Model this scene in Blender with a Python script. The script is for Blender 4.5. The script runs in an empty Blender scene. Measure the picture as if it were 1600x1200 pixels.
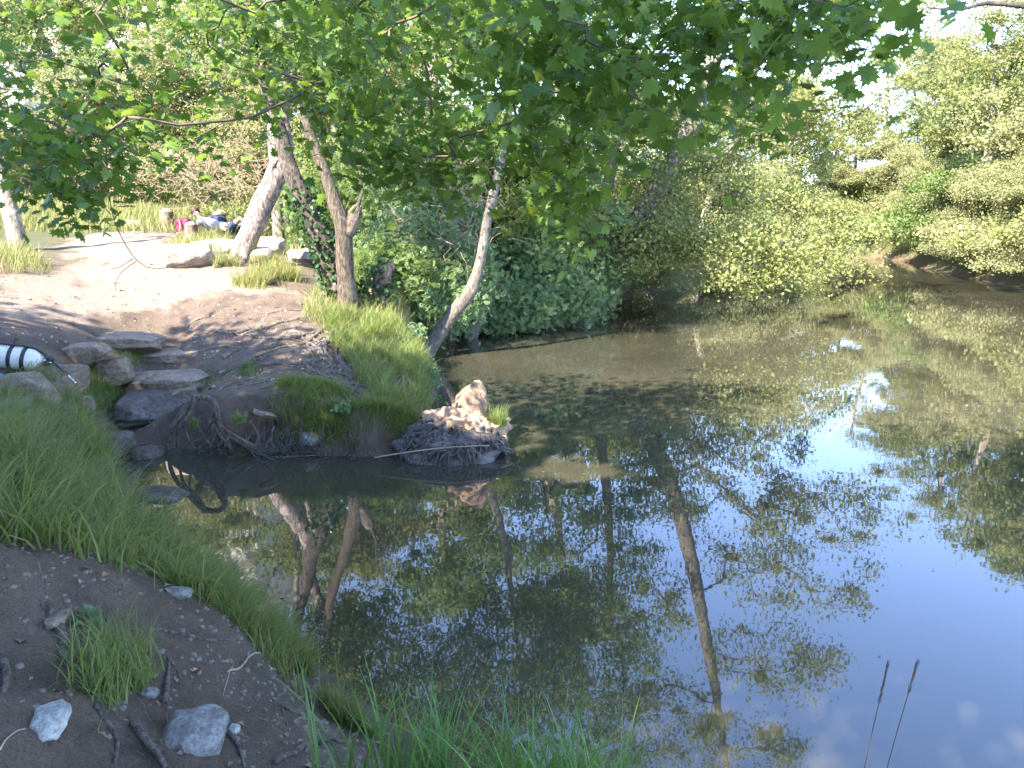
import bpy, bmesh, math, random
import numpy as np
from mathutils import Vector, Matrix
R = math.radians
rnd = random.Random(7)
RNG = np.random.default_rng(11)
scene = bpy.context.scene
COL = scene.collection

# ------------------------------------------------------------------ camera, sky, sun, exposure
CAMZ = 2.3; PITCH = R(12.1); FPX = 1164.0
cd = bpy.data.cameras.new('camera'); cam = bpy.data.objects.new('camera', cd); COL.objects.link(cam)
cam.location = (0, 0, CAMZ); cam.rotation_euler = (math.pi/2 - PITCH, 0, 0)
cd.sensor_width = 36; cd.lens = 36*FPX/1600; cd.clip_start = 0.05; cd.clip_end = 1000
scene.camera = cam
SUN_EL = R(40); SUN_AZ = math.atan2(-0.62, -0.78)          # azimuth measured from +Y towards +X
w = bpy.data.worlds.new('World'); scene.world = w; w.use_nodes = True
nt = w.node_tree; nt.nodes.clear()
sky = nt.nodes.new('ShaderNodeTexSky'); sky.sky_type = 'NISHITA'; sky.sun_disc = False
sky.sun_elevation = SUN_EL; sky.sun_rotation = SUN_AZ; sky.altitude = 2500; sky.air_density = 1.0; sky.dust_density = 0.1; sky.ozone_density = 2.0
bg = nt.nodes.new('ShaderNodeBackground'); bg.inputs[1].default_value = 0.15
wo = nt.nodes.new('ShaderNodeOutputWorld')
tint = nt.nodes.new('ShaderNodeMix'); tint.data_type = 'RGBA'; tint.blend_type = 'MULTIPLY'; tint.inputs[0].default_value = 1; tint.inputs[7].default_value = (1.0, .93, .95, 1)
nt.links.new(sky.outputs[0], tint.inputs[6]); nt.links.new(tint.outputs[2], bg.inputs[0]); nt.links.new(bg.outputs[0], wo.inputs[0])
sl = bpy.data.lights.new('sun', 'SUN'); sl.energy = 3.6; sl.angle = R(0.55); sl.color = (1.0, 0.91, 0.77)
sun = bpy.data.objects.new('sun', sl); COL.objects.link(sun)
sdir = Vector((math.sin(SUN_AZ)*math.cos(SUN_EL), math.cos(SUN_AZ)*math.cos(SUN_EL), math.sin(SUN_EL)))
sun.rotation_euler = sdir.to_track_quat('Z', 'Y').to_euler(); sun.location = sdir*60
scene.view_settings.view_transform = 'Standard'; scene.view_settings.look = 'None'
scene.view_settings.gamma = 1; scene.view_settings.use_curve_mapping = False
scene.view_settings.exposure = 3.2
scene.cycles.max_bounces = 8; scene.cycles.transparent_max_bounces = 4; scene.cycles.diffuse_bounces = 3
scene.cycles.glossy_bounces = 3; scene.cycles.transmission_bounces = 3; scene.cycles.sample_clamp_indirect = 8

# ------------------------------------------------------------------ numeric helpers
def _hash(ix, iy, iz, seed):
    h = (ix*374761393 + iy*668265263 + iz*2147483647 + seed*1274126177) & 0xffffffff
    h = ((h ^ (h >> 13))*1274126177) & 0xffffffff
    h = ((h ^ (h >> 16))*2246822519) & 0xffffffff
    return ((h ^ (h >> 15)) & 0xffffff)/float(0xffffff)*2 - 1
def vnoise(p, seed=0):
    p = np.asarray(p, float); i = np.floor(p).astype(np.int64); f = p - i; f = f*f*(3 - 2*f)
    out = 0
    for dx in (0, 1):
        for dy in (0, 1):
            for dz in (0, 1):
                wgt = (f[..., 0] if dx else 1-f[..., 0])*(f[..., 1] if dy else 1-f[..., 1])*(f[..., 2] if dz else 1-f[..., 2])
                out = out + wgt*_hash(i[..., 0]+dx, i[..., 1]+dy, i[..., 2]+dz, seed)
    return out
def fbm(p, seed=0, octs=4, gain=0.5):
    p = np.asarray(p, float); a = 1; s = 0; n = 0
    for k in range(octs):
        s = s + a*vnoise(p*(2.03**k), seed+k*17); n += a; a *= gain
    return s/n
def n2(x, y, sc, seed, octs=3):
    return fbm(np.stack([np.asarray(x, float)*sc, np.asarray(y, float)*sc, np.zeros_like(np.asarray(x, float))+.37], -1), seed, octs)
def smooth(a, b, x):
    t = np.clip((x-a)/(b-a), 0, 1); return t*t*(3-2*t)
CP, SP = math.cos(PITCH), math.sin(PITCH)
def ray(px, py):
    u = (px-800)/FPX; v = (600-py)/FPX
    return np.array([u, CP + v*SP, -SP + v*CP])
def P(px, py, h):                                         # photo pixel -> point on the level z = h
    d = ray(px, py); t = (h-CAMZ)/d[2]; return np.array([d[0]*t, d[1]*t, h])
def D(px, py, y):                                         # photo pixel -> point y metres ahead
    d = ray(px, py); t = y/d[1]; return np.array([d[0]*t, y, CAMZ + d[2]*t])

# ------------------------------------------------------------------ terrain
shore_px = [(720,1215),(640,1140),(592,1108),(542,1064),(470,1008),(385,950),(300,900),(232,845),(190,785),(158,742),(150,700),
            (205,690),(270,698),(340,706),(420,704),(500,709),(590,712),(640,705),(668,690),(675,655),(682,600),(668,556),(700,527),(745,521),
            (830,513),(912,505),(928,492),(965,472),(1040,452),(1120,436),(1200,424)]
shore = [tuple(P(a, b, 0)[:2]) for a, b in shore_px]
shore = [(2.0,-60),(2.4,-10),(2.6,0.4),(2.3,1.6),(1.5,2.35),(0.5,2.62)] + shore + [(16.5,46),(19.0,54),(24.5,55),(24.8,47)] + \
        [tuple(P(a, b, 0)[:2]) for a, b in [(1432,417),(1500,432),(1600,452)]] + [(17.8,20),(17.4,10),(16.8,0),(16,-12),(15,-60)]
SH = np.array(shore)
def in_poly(x, y, poly):
    poly = np.asarray(poly); x = np.asarray(x, float); y = np.asarray(y, float); c = np.zeros(x.shape, bool)
    n = len(poly); j = n-1
    for i in range(n):
        xi, yi = poly[i]; xj, yj = poly[j]
        if yi != yj:
            c ^= ((yi > y) != (yj > y)) & (x < (xj-xi)*(y-yi)/(yj-yi) + xi)
        j = i
    return c
def shore_dist(x, y):                                     # >0 on land, <0 in the river
    d2 = np.full(np.shape(x), 1e9)
    n = len(SH)
    for i in range(n):
        ax, ay = SH[i]; bx, by = SH[(i+1) % n]
        vx, vy = bx-ax, by-ay; L = vx*vx + vy*vy
        t = np.clip(((x-ax)*vx + (y-ay)*vy)/L, 0, 1)
        d2 = np.minimum(d2, (x-ax-t*vx)**2 + (y-ay-t*vy)**2)
    d = np.sqrt(d2)
    return np.where(in_poly(x, y, SH), -d, d)
ctrl = [P(*c) for c in [(210,650,.10),(212,672,.08),(165,685,.08),(250,605,.27),(270,563,.46),(175,552,.70),(335,600,.60),(400,616,.58),(500,604,.54),(600,640,.42),(645,650,.30),
        (640,560,.50),(560,560,.62),(100,530,1.0),(20,520,1.1),(300,525,.85),(450,530,.82),(540,478,1.05),(200,450,1.35),
        (30,450,1.45),(430,455,1.3),(375,404,1.72),(100,405,1.72),(20,400,1.8),(300,385,1.9),(470,400,1.65),
        (40,600,.86),(60,565,1.0),(0,620,.9),(120,600,.72),(620,470,1.0),(700,470,.85),(800,480,.6),
        (300,1150,.72),(450,1080,.34),(280,925,.72),(420,1000,.36),(100,950,.92),(75,1115,.92),(0,1100,1.0),(0,850,1.15),(150,800,.70),(0,700,1.12),
        (110,700,.62),(230,840,.46),(330,920,.40),(560,1110,.12),(600,1180,.15)]]
ctrl += [np.array(c) for c in [(-7.5,18,2.12),(-9,18,2.1),(-5.5,18,2.1),(-12,18,2.2),(-8,23,2.65),(-14,12,2.0),(-3,16,1.7),(0,14,.9),(1.5,18,.7),(0,22,1.2),
        (5,32,1.2),(10,42,1.6),(20,66,3),(0,60,5),(-20,40,6),(-10,30,4.2),(-40,20,6),(-12,4,1.9),(-10,-10,1.7),(0,0,.72),(1.6,0,.5),(0.2,1.6,.55),(0,-10,1.2),
        (-2.2,0,.95),(20,10,1.5),(26,35,1.2),(32,45,2),(34,20,2.5),(20,-20,1.5),(60,40,4),(60,0,4),(-60,-20,6),(-60,60,9),(0,110,8),(60,100,5),(1.2,2.0,.2),
        (-1,-3,.9)]]
CT = np.array(ctrl)
_K = np.linalg.norm(CT[:, None, :2]-CT[None, :, :2], axis=-1) + 0.06*np.eye(len(CT))*-1
_A = np.zeros((len(CT)+1,)*2); _A[:-1, :-1] = _K; _A[-1, :-1] = 1; _A[:-1, -1] = 1
_S = np.linalg.solve(_A, np.append(CT[:, 2], 0))
def hgt(x, y, detail=True):
    x = np.asarray(x, float); y = np.asarray(y, float)
    b = np.full(x.shape, _S[-1])
    for i in range(len(CT)):
        b = b + _S[i]*np.sqrt((x-CT[i, 0])**2 + (y-CT[i, 1])**2)
    near = np.exp(-((y-8.2)/3.0)**4)
    jx = n2(x, y, 1.7, 3)*.13; jy = n2(x, y, 1.7, 5)*.13
    sd = shore_dist(x+jx, y+jy)
    wdt = np.where(y < 5.2, .55, .2) ; wdt = np.where(y > 10.5, .55, wdt); wdt = np.where(x > 12, 1.6, wdt); wdt = np.where(y > 24, 1.6, wdt)
    b = np.maximum(b, .10)
    land = b*(smooth(0, 1, np.clip(sd/wdt, 0, 1))**.8)
    bed = -.9*smooth(0, 2.2, -sd)
    z = np.where(sd > 0, land, bed)
    if detail:
        amp = smooth(.02, .6, sd)
        r = np.hypot(x, y)
        z = z + amp*(n2(x, y, .9, 21, 3)*.07 + n2(x, y, 4.0, 22, 3)*.040*np.clip(1.6-r/40, .2, 1) + np.abs(n2(x, y, 9., 27, 3))*.035*(r < 14) + n2(x, y, 24., 24, 2)*.012*(r < 8))
    return z
def H(x, y): return float(hgt(np.array([x]), np.array([y]))[0])
_ts = np.concatenate([np.arange(.8, 14, .03), np.arange(14, 30, .12), np.arange(30, 90, .5)])
def G(px, py):                                            # photo pixel -> point on the ground
    d = ray(px, py); x = d[0]*_ts; y = d[1]*_ts; z = CAMZ + d[2]*_ts
    hh = np.maximum(hgt(x, y), 0); k = np.argmax(z <= hh)
    if not (z <= hh).any(): k = len(_ts)-1
    return np.array([x[k], y[k], hh[k]])

# ------------------------------------------------------------------ mesh helpers
class MB:
    def __init__(s): s.v = []; s.f = []; s.n = 0
    def add(s, v, faces):
        v = np.asarray(v, float).reshape(-1, 3); s.v.append(v)
        for fa in faces:
            fa = np.asarray(fa, np.int64)
            if fa.size: s.f.append(fa + s.n)
        s.n += len(v)
    def mesh(s, name, smooth_=True):
        me = bpy.data.meshes.new(name)
        V = np.concatenate(s.v) if s.v else np.zeros((0, 3))
        idx = np.concatenate([f.ravel() for f in s.f]); tot = np.concatenate([np.full(len(f), f.shape[1]) for f in s.f])
        st = np.concatenate([[0], np.cumsum(tot)[:-1]])
        me.vertices.add(len(V)); me.vertices.foreach_set('co', V.astype(np.float32).ravel())
        me.loops.add(len(idx)); me.loops.foreach_set('vertex_index', idx.astype(np.int32))
        me.polygons.add(len(tot)); me.polygons.foreach_set('loop_start', st.astype(np.int32)); me.polygons.foreach_set('loop_total', tot.astype(np.int32))
        me.polygons.foreach_set('use_smooth', np.full(len(tot), smooth_))
        me.update(calc_edges=True); me.validate()
        return me
    def build(s, name, mat, parent=None, smooth_=True, **tags):
        return link(name, s.mesh(name, smooth_), mat, parent, **tags)
def link(name, me, mat, parent=None, **tags):
    if mat is not None and not me.materials: me.materials.append(mat)
    o = bpy.data.objects.new(name, me); COL.objects.link(o)
    if parent is not None:
        o.parent = parent; o.matrix_parent_inverse = Matrix.Translation(-Vector(parent.location))
    for k, v in tags.items(): o[k] = v
    return o
def thing(name, label, cat, loc, group=None):
    o = bpy.data.objects.new(name, None); COL.objects.link(o); o.location = [float(a) for a in loc]; o.empty_display_size = .1
    o['label'] = label; o['category'] = cat
    if group: o['group'] = group
    return o
def tube(mb, pts, rad, sides=8, wob=0, seed=0, cap=True):
    pts = np.asarray(pts, float); rad = np.broadcast_to(np.asarray(rad, float), (len(pts),)); n = len(pts)
    t = np.gradient(pts, axis=0); t /= np.linalg.norm(t, axis=1, keepdims=True) + 1e-9
    a = np.array([0, 0, 1.]) if abs(t[0, 2]) < .8 else np.array([1., 0, 0])
    nrm = np.cross(t[0], a); nrm /= np.linalg.norm(nrm); N = [nrm]
    for i in range(1, n):
        q = N[-1] - t[i]*np.dot(N[-1], t[i]); q /= np.linalg.norm(q)+1e-9; N.append(q)
    N = np.array(N); B = np.cross(t, N)
    an = np.arange(sides)/sides*2*math.pi
    V = pts[:, None] + rad[:, None, None]*(np.cos(an)[None, :, None]*N[:, None] + np.sin(an)[None, :, None]*B[:, None])
    if wob:
        off = V - pts[:, None]
        V = pts[:, None] + off*(1 + wob*fbm(V*np.array([9, 9, 3.5]), seed, 3)[..., None])
    i = np.arange(n-1)[:, None]*sides; j = np.arange(sides)[None]; j2 = (j+1) % sides
    Q = np.stack([i+j, i+j2, i+sides+j2, i+sides+j], -1).reshape(-1, 4)
    V = V.reshape(-1, 3)
    if cap:
        V = np.concatenate([V, pts[:1]-t[:1]*rad[0]*.3, pts[-1:]+t[-1:]*rad[-1]*.5]); c0, c1 = n*sides, n*sides+1
        T = np.concatenate([np.stack([np.full(sides, c0), j2[0], j[0]], -1), np.stack([np.full(sides, c1), (n-1)*sides+j[0], (n-1)*sides+j2[0]], -1)])
        mb.add(V, [Q, T])
    else: mb.add(V, [Q])
def spline(pts, step):
    pts = np.asarray(pts, float)
    if len(pts) < 3:
        n = max(2, int(np.linalg.norm(pts[-1]-pts[0])/step)+1); return pts[0] + (pts[-1]-pts[0])*np.linspace(0, 1, n)[:, None]
    E = np.concatenate([[2*pts[0]-pts[1]], pts, [2*pts[-1]-pts[-2]]]); out = []
    for i in range(1, len(E)-2):
        p0, p1, p2, p3 = E[i-1], E[i], E[i+1], E[i+2]
        n = max(2, int(np.linalg.norm((p2-p1)[:3])/step)); t = np.linspace(0, 1, n, endpoint=False)[:, None]
        out.append(.5*((2*p1) + (-p0+p2)*t + (2*p0-5*p1+4*p2-p3)*t*t + (-p0+3*p1-3*p2+p3)*t**3))
    out.append(pts[-1:]); return np.concatenate(out)

# leaf templates: (verts, [faces])
OVAL = (np.array([(0,0,0),(.34,.5,.07),(0,1,-.04),(-.34,.5,.07)]), [np.array([(0,1,2),(0,2,3)])])
NARROW = (np.array([(0,0,0),(.16,.45,.04),(0,1,-.1),(-.16,.45,.04)]), [np.array([(0,1,2),(0,2,3)])])
def feather():
    v = []; f = []
    for i, (y, sg) in enumerate([(.22, -1), (.22, 1), (.48, -1), (.48, 1), (.74, -1), (.74, 1), (.86, 0)]):
        n0 = len(v); d = np.array([sg*.8, .6, -.12]) if sg else np.array([0, 1., -.15]); d /= np.linalg.norm(d); L = .36
        sd_ = np.array([-d[1], d[0], 0]); b0 = np.array([0, y, -.12*y*y]); v += [b0, b0+d*L*.5+sd_*.10, b0+d*L, b0+d*L*.5-sd_*.10]; f.append((n0, n0+1, n0+2, n0+3))
    n0 = len(v); v += [np.array([-.012, 0, 0]), np.array([.012, 0, 0]), np.array([0, .9, -.1])]
    return (np.array(v), [np.array(f), np.array([(n0, n0+1, n0+2)])])
FEATHER = feather()
def lobed():
    half = [(.06,.0),(.30,-.08),(.27,.10),(.52,.14),(.40,.28),(.56,.50),(.34,.46),(.26,.52),(.30,.74),(.14,.70),(0,1.0)]
    out = [(x, y) for x, y in half] + [(-x, y) for x, y in half[-2::-1]]
    v = [(0, .30, .03)] + [(x, y, -.16*(x*x*1.6 + (y-.3)**2) + (.02 if i % 2 else -.02)) for i, (x, y) in enumerate(out)]
    n = len(out)
    f = [(0, 1+i, 1+(i+1) % n) for i in range(n)]
    v += [(-.012, -.35, .02), (.012, -.35, .02), (0, .02, .03)]
    f.append((n+1, n+2, n+3))
    return (np.array(v), [np.array(f)])
LOBED = lobed()
def frames(nrm, tip):
    nrm = nrm/np.linalg.norm(nrm, axis=1, keepdims=True)
    y = tip - nrm*np.sum(tip*nrm, 1, keepdims=True); y /= np.linalg.norm(y, axis=1, keepdims=True)+1e-9
    x = np.cross(y, nrm); return np.stack([x, y, nrm], 1)      # rows
def leaves(mb, pos, size, tmpl, rng, up=.8, droop=.5):
    n = len(pos)
    nrm = rng.normal(size=(n, 3)); nrm /= np.linalg.norm(nrm, axis=1, keepdims=True); nrm[:, 2] += up
    tip = rng.normal(size=(n, 3)); tip[:, 2] -= droop
    F = frames(nrm, tip); V, faces = tmpl
    s = size*rng.uniform(.6, 1.25, n) if np.isscalar(size) else size
    W = np.einsum('vk,nkj->nvj', V, F)*s[:, None, None] + pos[:, None]
    off = (np.arange(n)*len(V))[:, None, None]
    mb.add(W.reshape(-1, 3), [(f[None] + off).reshape(-1, f.shape[1]) for f in faces])

# ------------------------------------------------------------------ materials
def mat(name):
    m = bpy.data.materials.new(name); m.use_nodes = True; nt = m.node_tree
    b = nt.nodes['Principled BSDF']; return m, nt, b
def node(nt, typ, **kw):
    n = nt.nodes.new(typ)
    for k, v in kw.items():
        if k.startswith('i_'):
            n.inputs[k[2:].replace('_', ' ')].default_value = v
        else: setattr(n, k, v)
    return n
def ramp(nt, stops, src, interp='LINEAR'):
    r = nt.nodes.new('ShaderNodeValToRGB'); r.color_ramp.interpolation = interp
    while len(r.color_ramp.elements) < len(stops): r.color_ramp.elements.new(.5)
    for e, (p, c) in zip(r.color_ramp.elements, stops): e.position = p; e.color = (*c, 1)
    nt.links.new(src, r.inputs[0]); return r
def coords(nt, scale=(1, 1, 1), obj=True):
    tc = nt.nodes.new('ShaderNodeTexCoord'); mp = nt.nodes.new('ShaderNodeMapping'); mp.inputs['Scale'].default_value = scale
    nt.links.new(tc.outputs['Object'], mp.inputs[0]); return mp.outputs[0]
def mix(nt, a, b, fac, mode='MIX'):
    m = nt.nodes.new('ShaderNodeMix'); m.data_type = 'RGBA'; m.blend_type = mode
    for sock, val in ((m.inputs[6], a), (m.inputs[7], b), (m.inputs[0], fac)):
        if isinstance(val, (int, float)): sock.default_value = val
        elif isinstance(val, tuple): sock.default_value = (*val, 1)
        else: nt.links.new(val, sock)
    return m.outputs[2]
def bump(nt, b, h, strength, dist):
    n = nt.nodes.new('ShaderNodeBump'); n.inputs['Strength'].default_value = strength; n.inputs['Distance'].default_value = dist
    nt.links.new(h, n.inputs['Height']); nt.links.new(n.outputs[0], b.inputs['Normal'])
def noise(nt, vec, scale, detail=5, rough=.6, dist=0):
    n = node(nt, 'ShaderNodeTexNoise'); n.inputs['Scale'].default_value = scale; n.inputs['Detail'].default_value = detail
    n.inputs['Roughness'].default_value = rough; n.inputs['Distortion'].default_value = dist
    nt.links.new(vec, n.inputs['Vector']); return n.outputs['Fac']
def leaf_mat(name, cols, trans=.45, rough=.45, tcol=None):
    m, nt, b = mat(name)
    g = nt.nodes.new('ShaderNodeNewGeometry'); oi = nt.nodes.new('ShaderNodeObjectInfo')
    ad = node(nt, 'ShaderNodeMath', operation='ADD'); nt.links.new(g.outputs['Random Per Island'], ad.inputs[0]); nt.links.new(oi.outputs['Random'], ad.inputs[1])
    fr = node(nt, 'ShaderNodeMath', operation='FRACT'); nt.links.new(ad.outputs[0], fr.inputs[0])
    n = len(cols); r = ramp(nt, [(i/(n-1), c) for i, c in enumerate(cols)], fr.outputs[0])
    tc = nt.nodes.new('ShaderNodeTexCoord')
    big = noise(nt, tc.outputs['Object'], .9, 3)
    c = mix(nt, r.outputs[0], (cols[-1][0]*1.25, cols[-1][1]*1.2, cols[-1][2]*.9), big)
    c = mix(nt, r.outputs[0], c, .5)
    nt.links.new(c, b.inputs['Base Color']); b.inputs['Roughness'].default_value = rough; b.inputs['Specular IOR Level'].default_value = .4
    tr = nt.nodes.new('ShaderNodeBsdfTranslucent')
    hs = node(nt, 'ShaderNodeHueSaturation'); hs.inputs['Hue'].default_value = .475; hs.inputs['Saturation'].default_value = 1.05; hs.inputs['Value'].default_value = 1.7
    nt.links.new(c, hs.inputs['Color']); nt.links.new(hs.outputs[0], tr.inputs[0])
    ms = nt.nodes.new('ShaderNodeMixShader'); ms.inputs[0].default_value = trans
    nt.links.new(b.outputs[0], ms.inputs[1]); nt.links.new(tr.outputs[0], ms.inputs[2])
    nt.links.new(ms.outputs[0], nt.nodes['Material Output'].inputs[0]); return m
def bark_mat(name, dark, light, moss=None, mossamt=.5, sc=14):
    m, nt, b = mat(name)
    v = coords(nt, (1, 1, .28))
    f = noise(nt, v, sc*2.2, 9, .75, .6); pale = noise(nt, coords(nt), 3.2, 5, .65)
    c = ramp(nt, [(.40, tuple(x*.5 for x in dark)), (.47, dark), (.54, tuple((a+b_)/2 for a, b_ in zip(dark, light))), (.64, light)], f).outputs[0]
    pl = ramp(nt, [(.55, (0, 0, 0)), (.68, (1, 1, 1))], pale).outputs[0]
    c = mix(nt, c, tuple(min(1, x*1.7+.03) for x in light), mix(nt, (0, 0, 0), pl, .5))
    if moss:
        mm = ramp(nt, [(1-mossamt-.08, (0, 0, 0)), (1-mossamt+.08, (1, 1, 1))], noise(nt, coords(nt), 2.3, 6, .7)).outputs[0]
        c = mix(nt, c, moss, mm)
    nt.links.new(c, b.inputs['Base Color']); b.inputs['Roughness'].default_value = .9
    bump(nt, b, f, .8, .03); return m
def stone_mat(name, a, b_, c_, lichen=(.42,.42,.36), sc=3):
    m, nt, b = mat(name)
    v = coords(nt); f = noise(nt, v, sc, 9, .68, .3); g = noise(nt, v, sc*7, 6, .7)
    c = ramp(nt, [(.3, a), (.5, b_), (.7, c_)], f).outputs[0]
    l = ramp(nt, [(.56, (0, 0, 0)), (.66, (1, 1, 1))], noise(nt, v, sc*2.1, 7, .75)).outputs[0]
    c = mix(nt, c, lichen, mix(nt, (0, 0, 0), l, .55)); 
    c = mix(nt, c, ramp(nt, [(.35, (.35,.33,.3)), (.6, (1, 1, 1))], g).outputs[0], .8, 'MULTIPLY')
    nt.links.new(c, b.inputs['Base Color']); b.inputs['Roughness'].default_value = .85
    ad = node(nt, 'ShaderNodeMath', operation='ADD'); nt.links.new(f, ad.inputs[0]); nt.links.new(g, ad.inputs[1])
    bump(nt, b, ad.outputs[0], .7, .03); return m
def plain(name, col, rough=.6, metal=0, var=.15):
    m, nt, b = mat(name); f = noise(nt, coords(nt), 18, 5, .6)
    c = ramp(nt, [(.3, tuple(x*(1-var) for x in col)), (.7, tuple(min(1, x*(1+var)) for x in col))], f).outputs[0]
    nt.links.new(c, b.inputs['Base Color']); b.inputs['Roughness'].default_value = rough; b.inputs['Metallic'].default_value = metal
    return m

M = {}
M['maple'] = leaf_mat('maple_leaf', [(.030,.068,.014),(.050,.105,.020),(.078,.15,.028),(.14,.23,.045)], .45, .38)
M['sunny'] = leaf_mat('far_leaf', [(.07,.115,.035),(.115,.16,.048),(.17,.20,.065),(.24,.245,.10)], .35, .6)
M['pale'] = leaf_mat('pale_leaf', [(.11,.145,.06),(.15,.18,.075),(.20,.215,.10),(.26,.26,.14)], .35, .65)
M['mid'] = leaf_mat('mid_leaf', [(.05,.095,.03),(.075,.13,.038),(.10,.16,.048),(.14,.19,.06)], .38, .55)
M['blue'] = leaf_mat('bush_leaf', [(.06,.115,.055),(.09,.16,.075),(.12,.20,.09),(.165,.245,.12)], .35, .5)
M['ivy'] = leaf_mat('ivy_leaf', [(.015,.04,.014),(.025,.06,.02),(.035,.08,.025)], .15, .3)
M['grass'] = leaf_mat('grass_blade', [(.05,.115,.028),(.075,.155,.034),(.105,.195,.042),(.15,.215,.055),(.24,.23,.10)], .42, .5)
M['grass_sun'] = leaf_mat('grass_dry', [(.09,.15,.04),(.13,.19,.05),(.19,.21,.08),(.26,.24,.12)], .4, .6)
M['grass_cool'] = leaf_mat('grass_cool', [(.06,.14,.032),(.08,.17,.042),(.11,.20,.055)], .35, .4)
M['bark_pale'] = bark_mat('pale_bark', (.16,.13,.10), (.36,.32,.26))
M['bark_grey'] = bark_mat('grey_bark', (.09,.078,.062), (.19,.165,.135))
M['bark_lichen'] = bark_mat('lichen_bark', (.12,.09,.08), (.40,.34,.31), (.34,.23,.035), .36, 11)
M['bark_dark'] = bark_mat('dark_bark', (.035,.028,.022), (.13,.10,.075))
M['bark_brown'] = bark_mat('brown_bark', (.045,.033,.024), (.15,.115,.08), (.10,.11,.05), .35)  # brown darkened to carry the foliage shade on the forked trunk
M['twig'] = plain('twig_bark', (.12,.09,.07), .85)
M['deadtwig'] = plain('dead_twig', (.30,.22,.16), .9, 0, .3)
M['root'] = bark_mat('root_bark', (.09,.070,.055), (.24,.185,.15), None, .5, 20)
M['root_wet'] = bark_mat('wet_root', (.05,.042,.038), (.16,.14,.125), None, .5, 20)
M['stone'] = stone_mat('step_stone', (.15,.11,.075), (.26,.19,.135), (.36,.28,.21), (.34,.32,.27))
M['stone_wet'] = stone_mat('wet_stone', (.05,.042,.035), (.11,.09,.075), (.20,.17,.15), (.26,.25,.24))
M['stone_pale'] = stone_mat('pale_stone', (.14,.13,.12), (.27,.26,.24), (.42,.41,.38), (.50,.50,.46), 9)
M['stone_white'] = stone_mat('white_stone', (.34,.33,.29), (.50,.49,.45), (.60,.59,.55), (.60,.60,.54), 7)
M['stone_boulder'] = stone_mat('pale_boulder', (.24,.18,.14), (.36,.30,.25), (.48,.43,.38), (.45,.44,.42), 4)  # paler stone used for the boulders
M['cliff'] = stone_mat('cliff_rock', (.28,.24,.20), (.42,.38,.34), (.52,.48,.44), (.35,.36,.30), .25)
M['log'] = bark_mat('log_wood', (.17,.10,.07), (.36,.25,.18))
M['cutwood'] = plain('cut_wood', (.42,.32,.22), .8)
M['deadleaf'] = plain('dead_leaf', (.24,.155,.10), .7, 0, .5)

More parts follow.
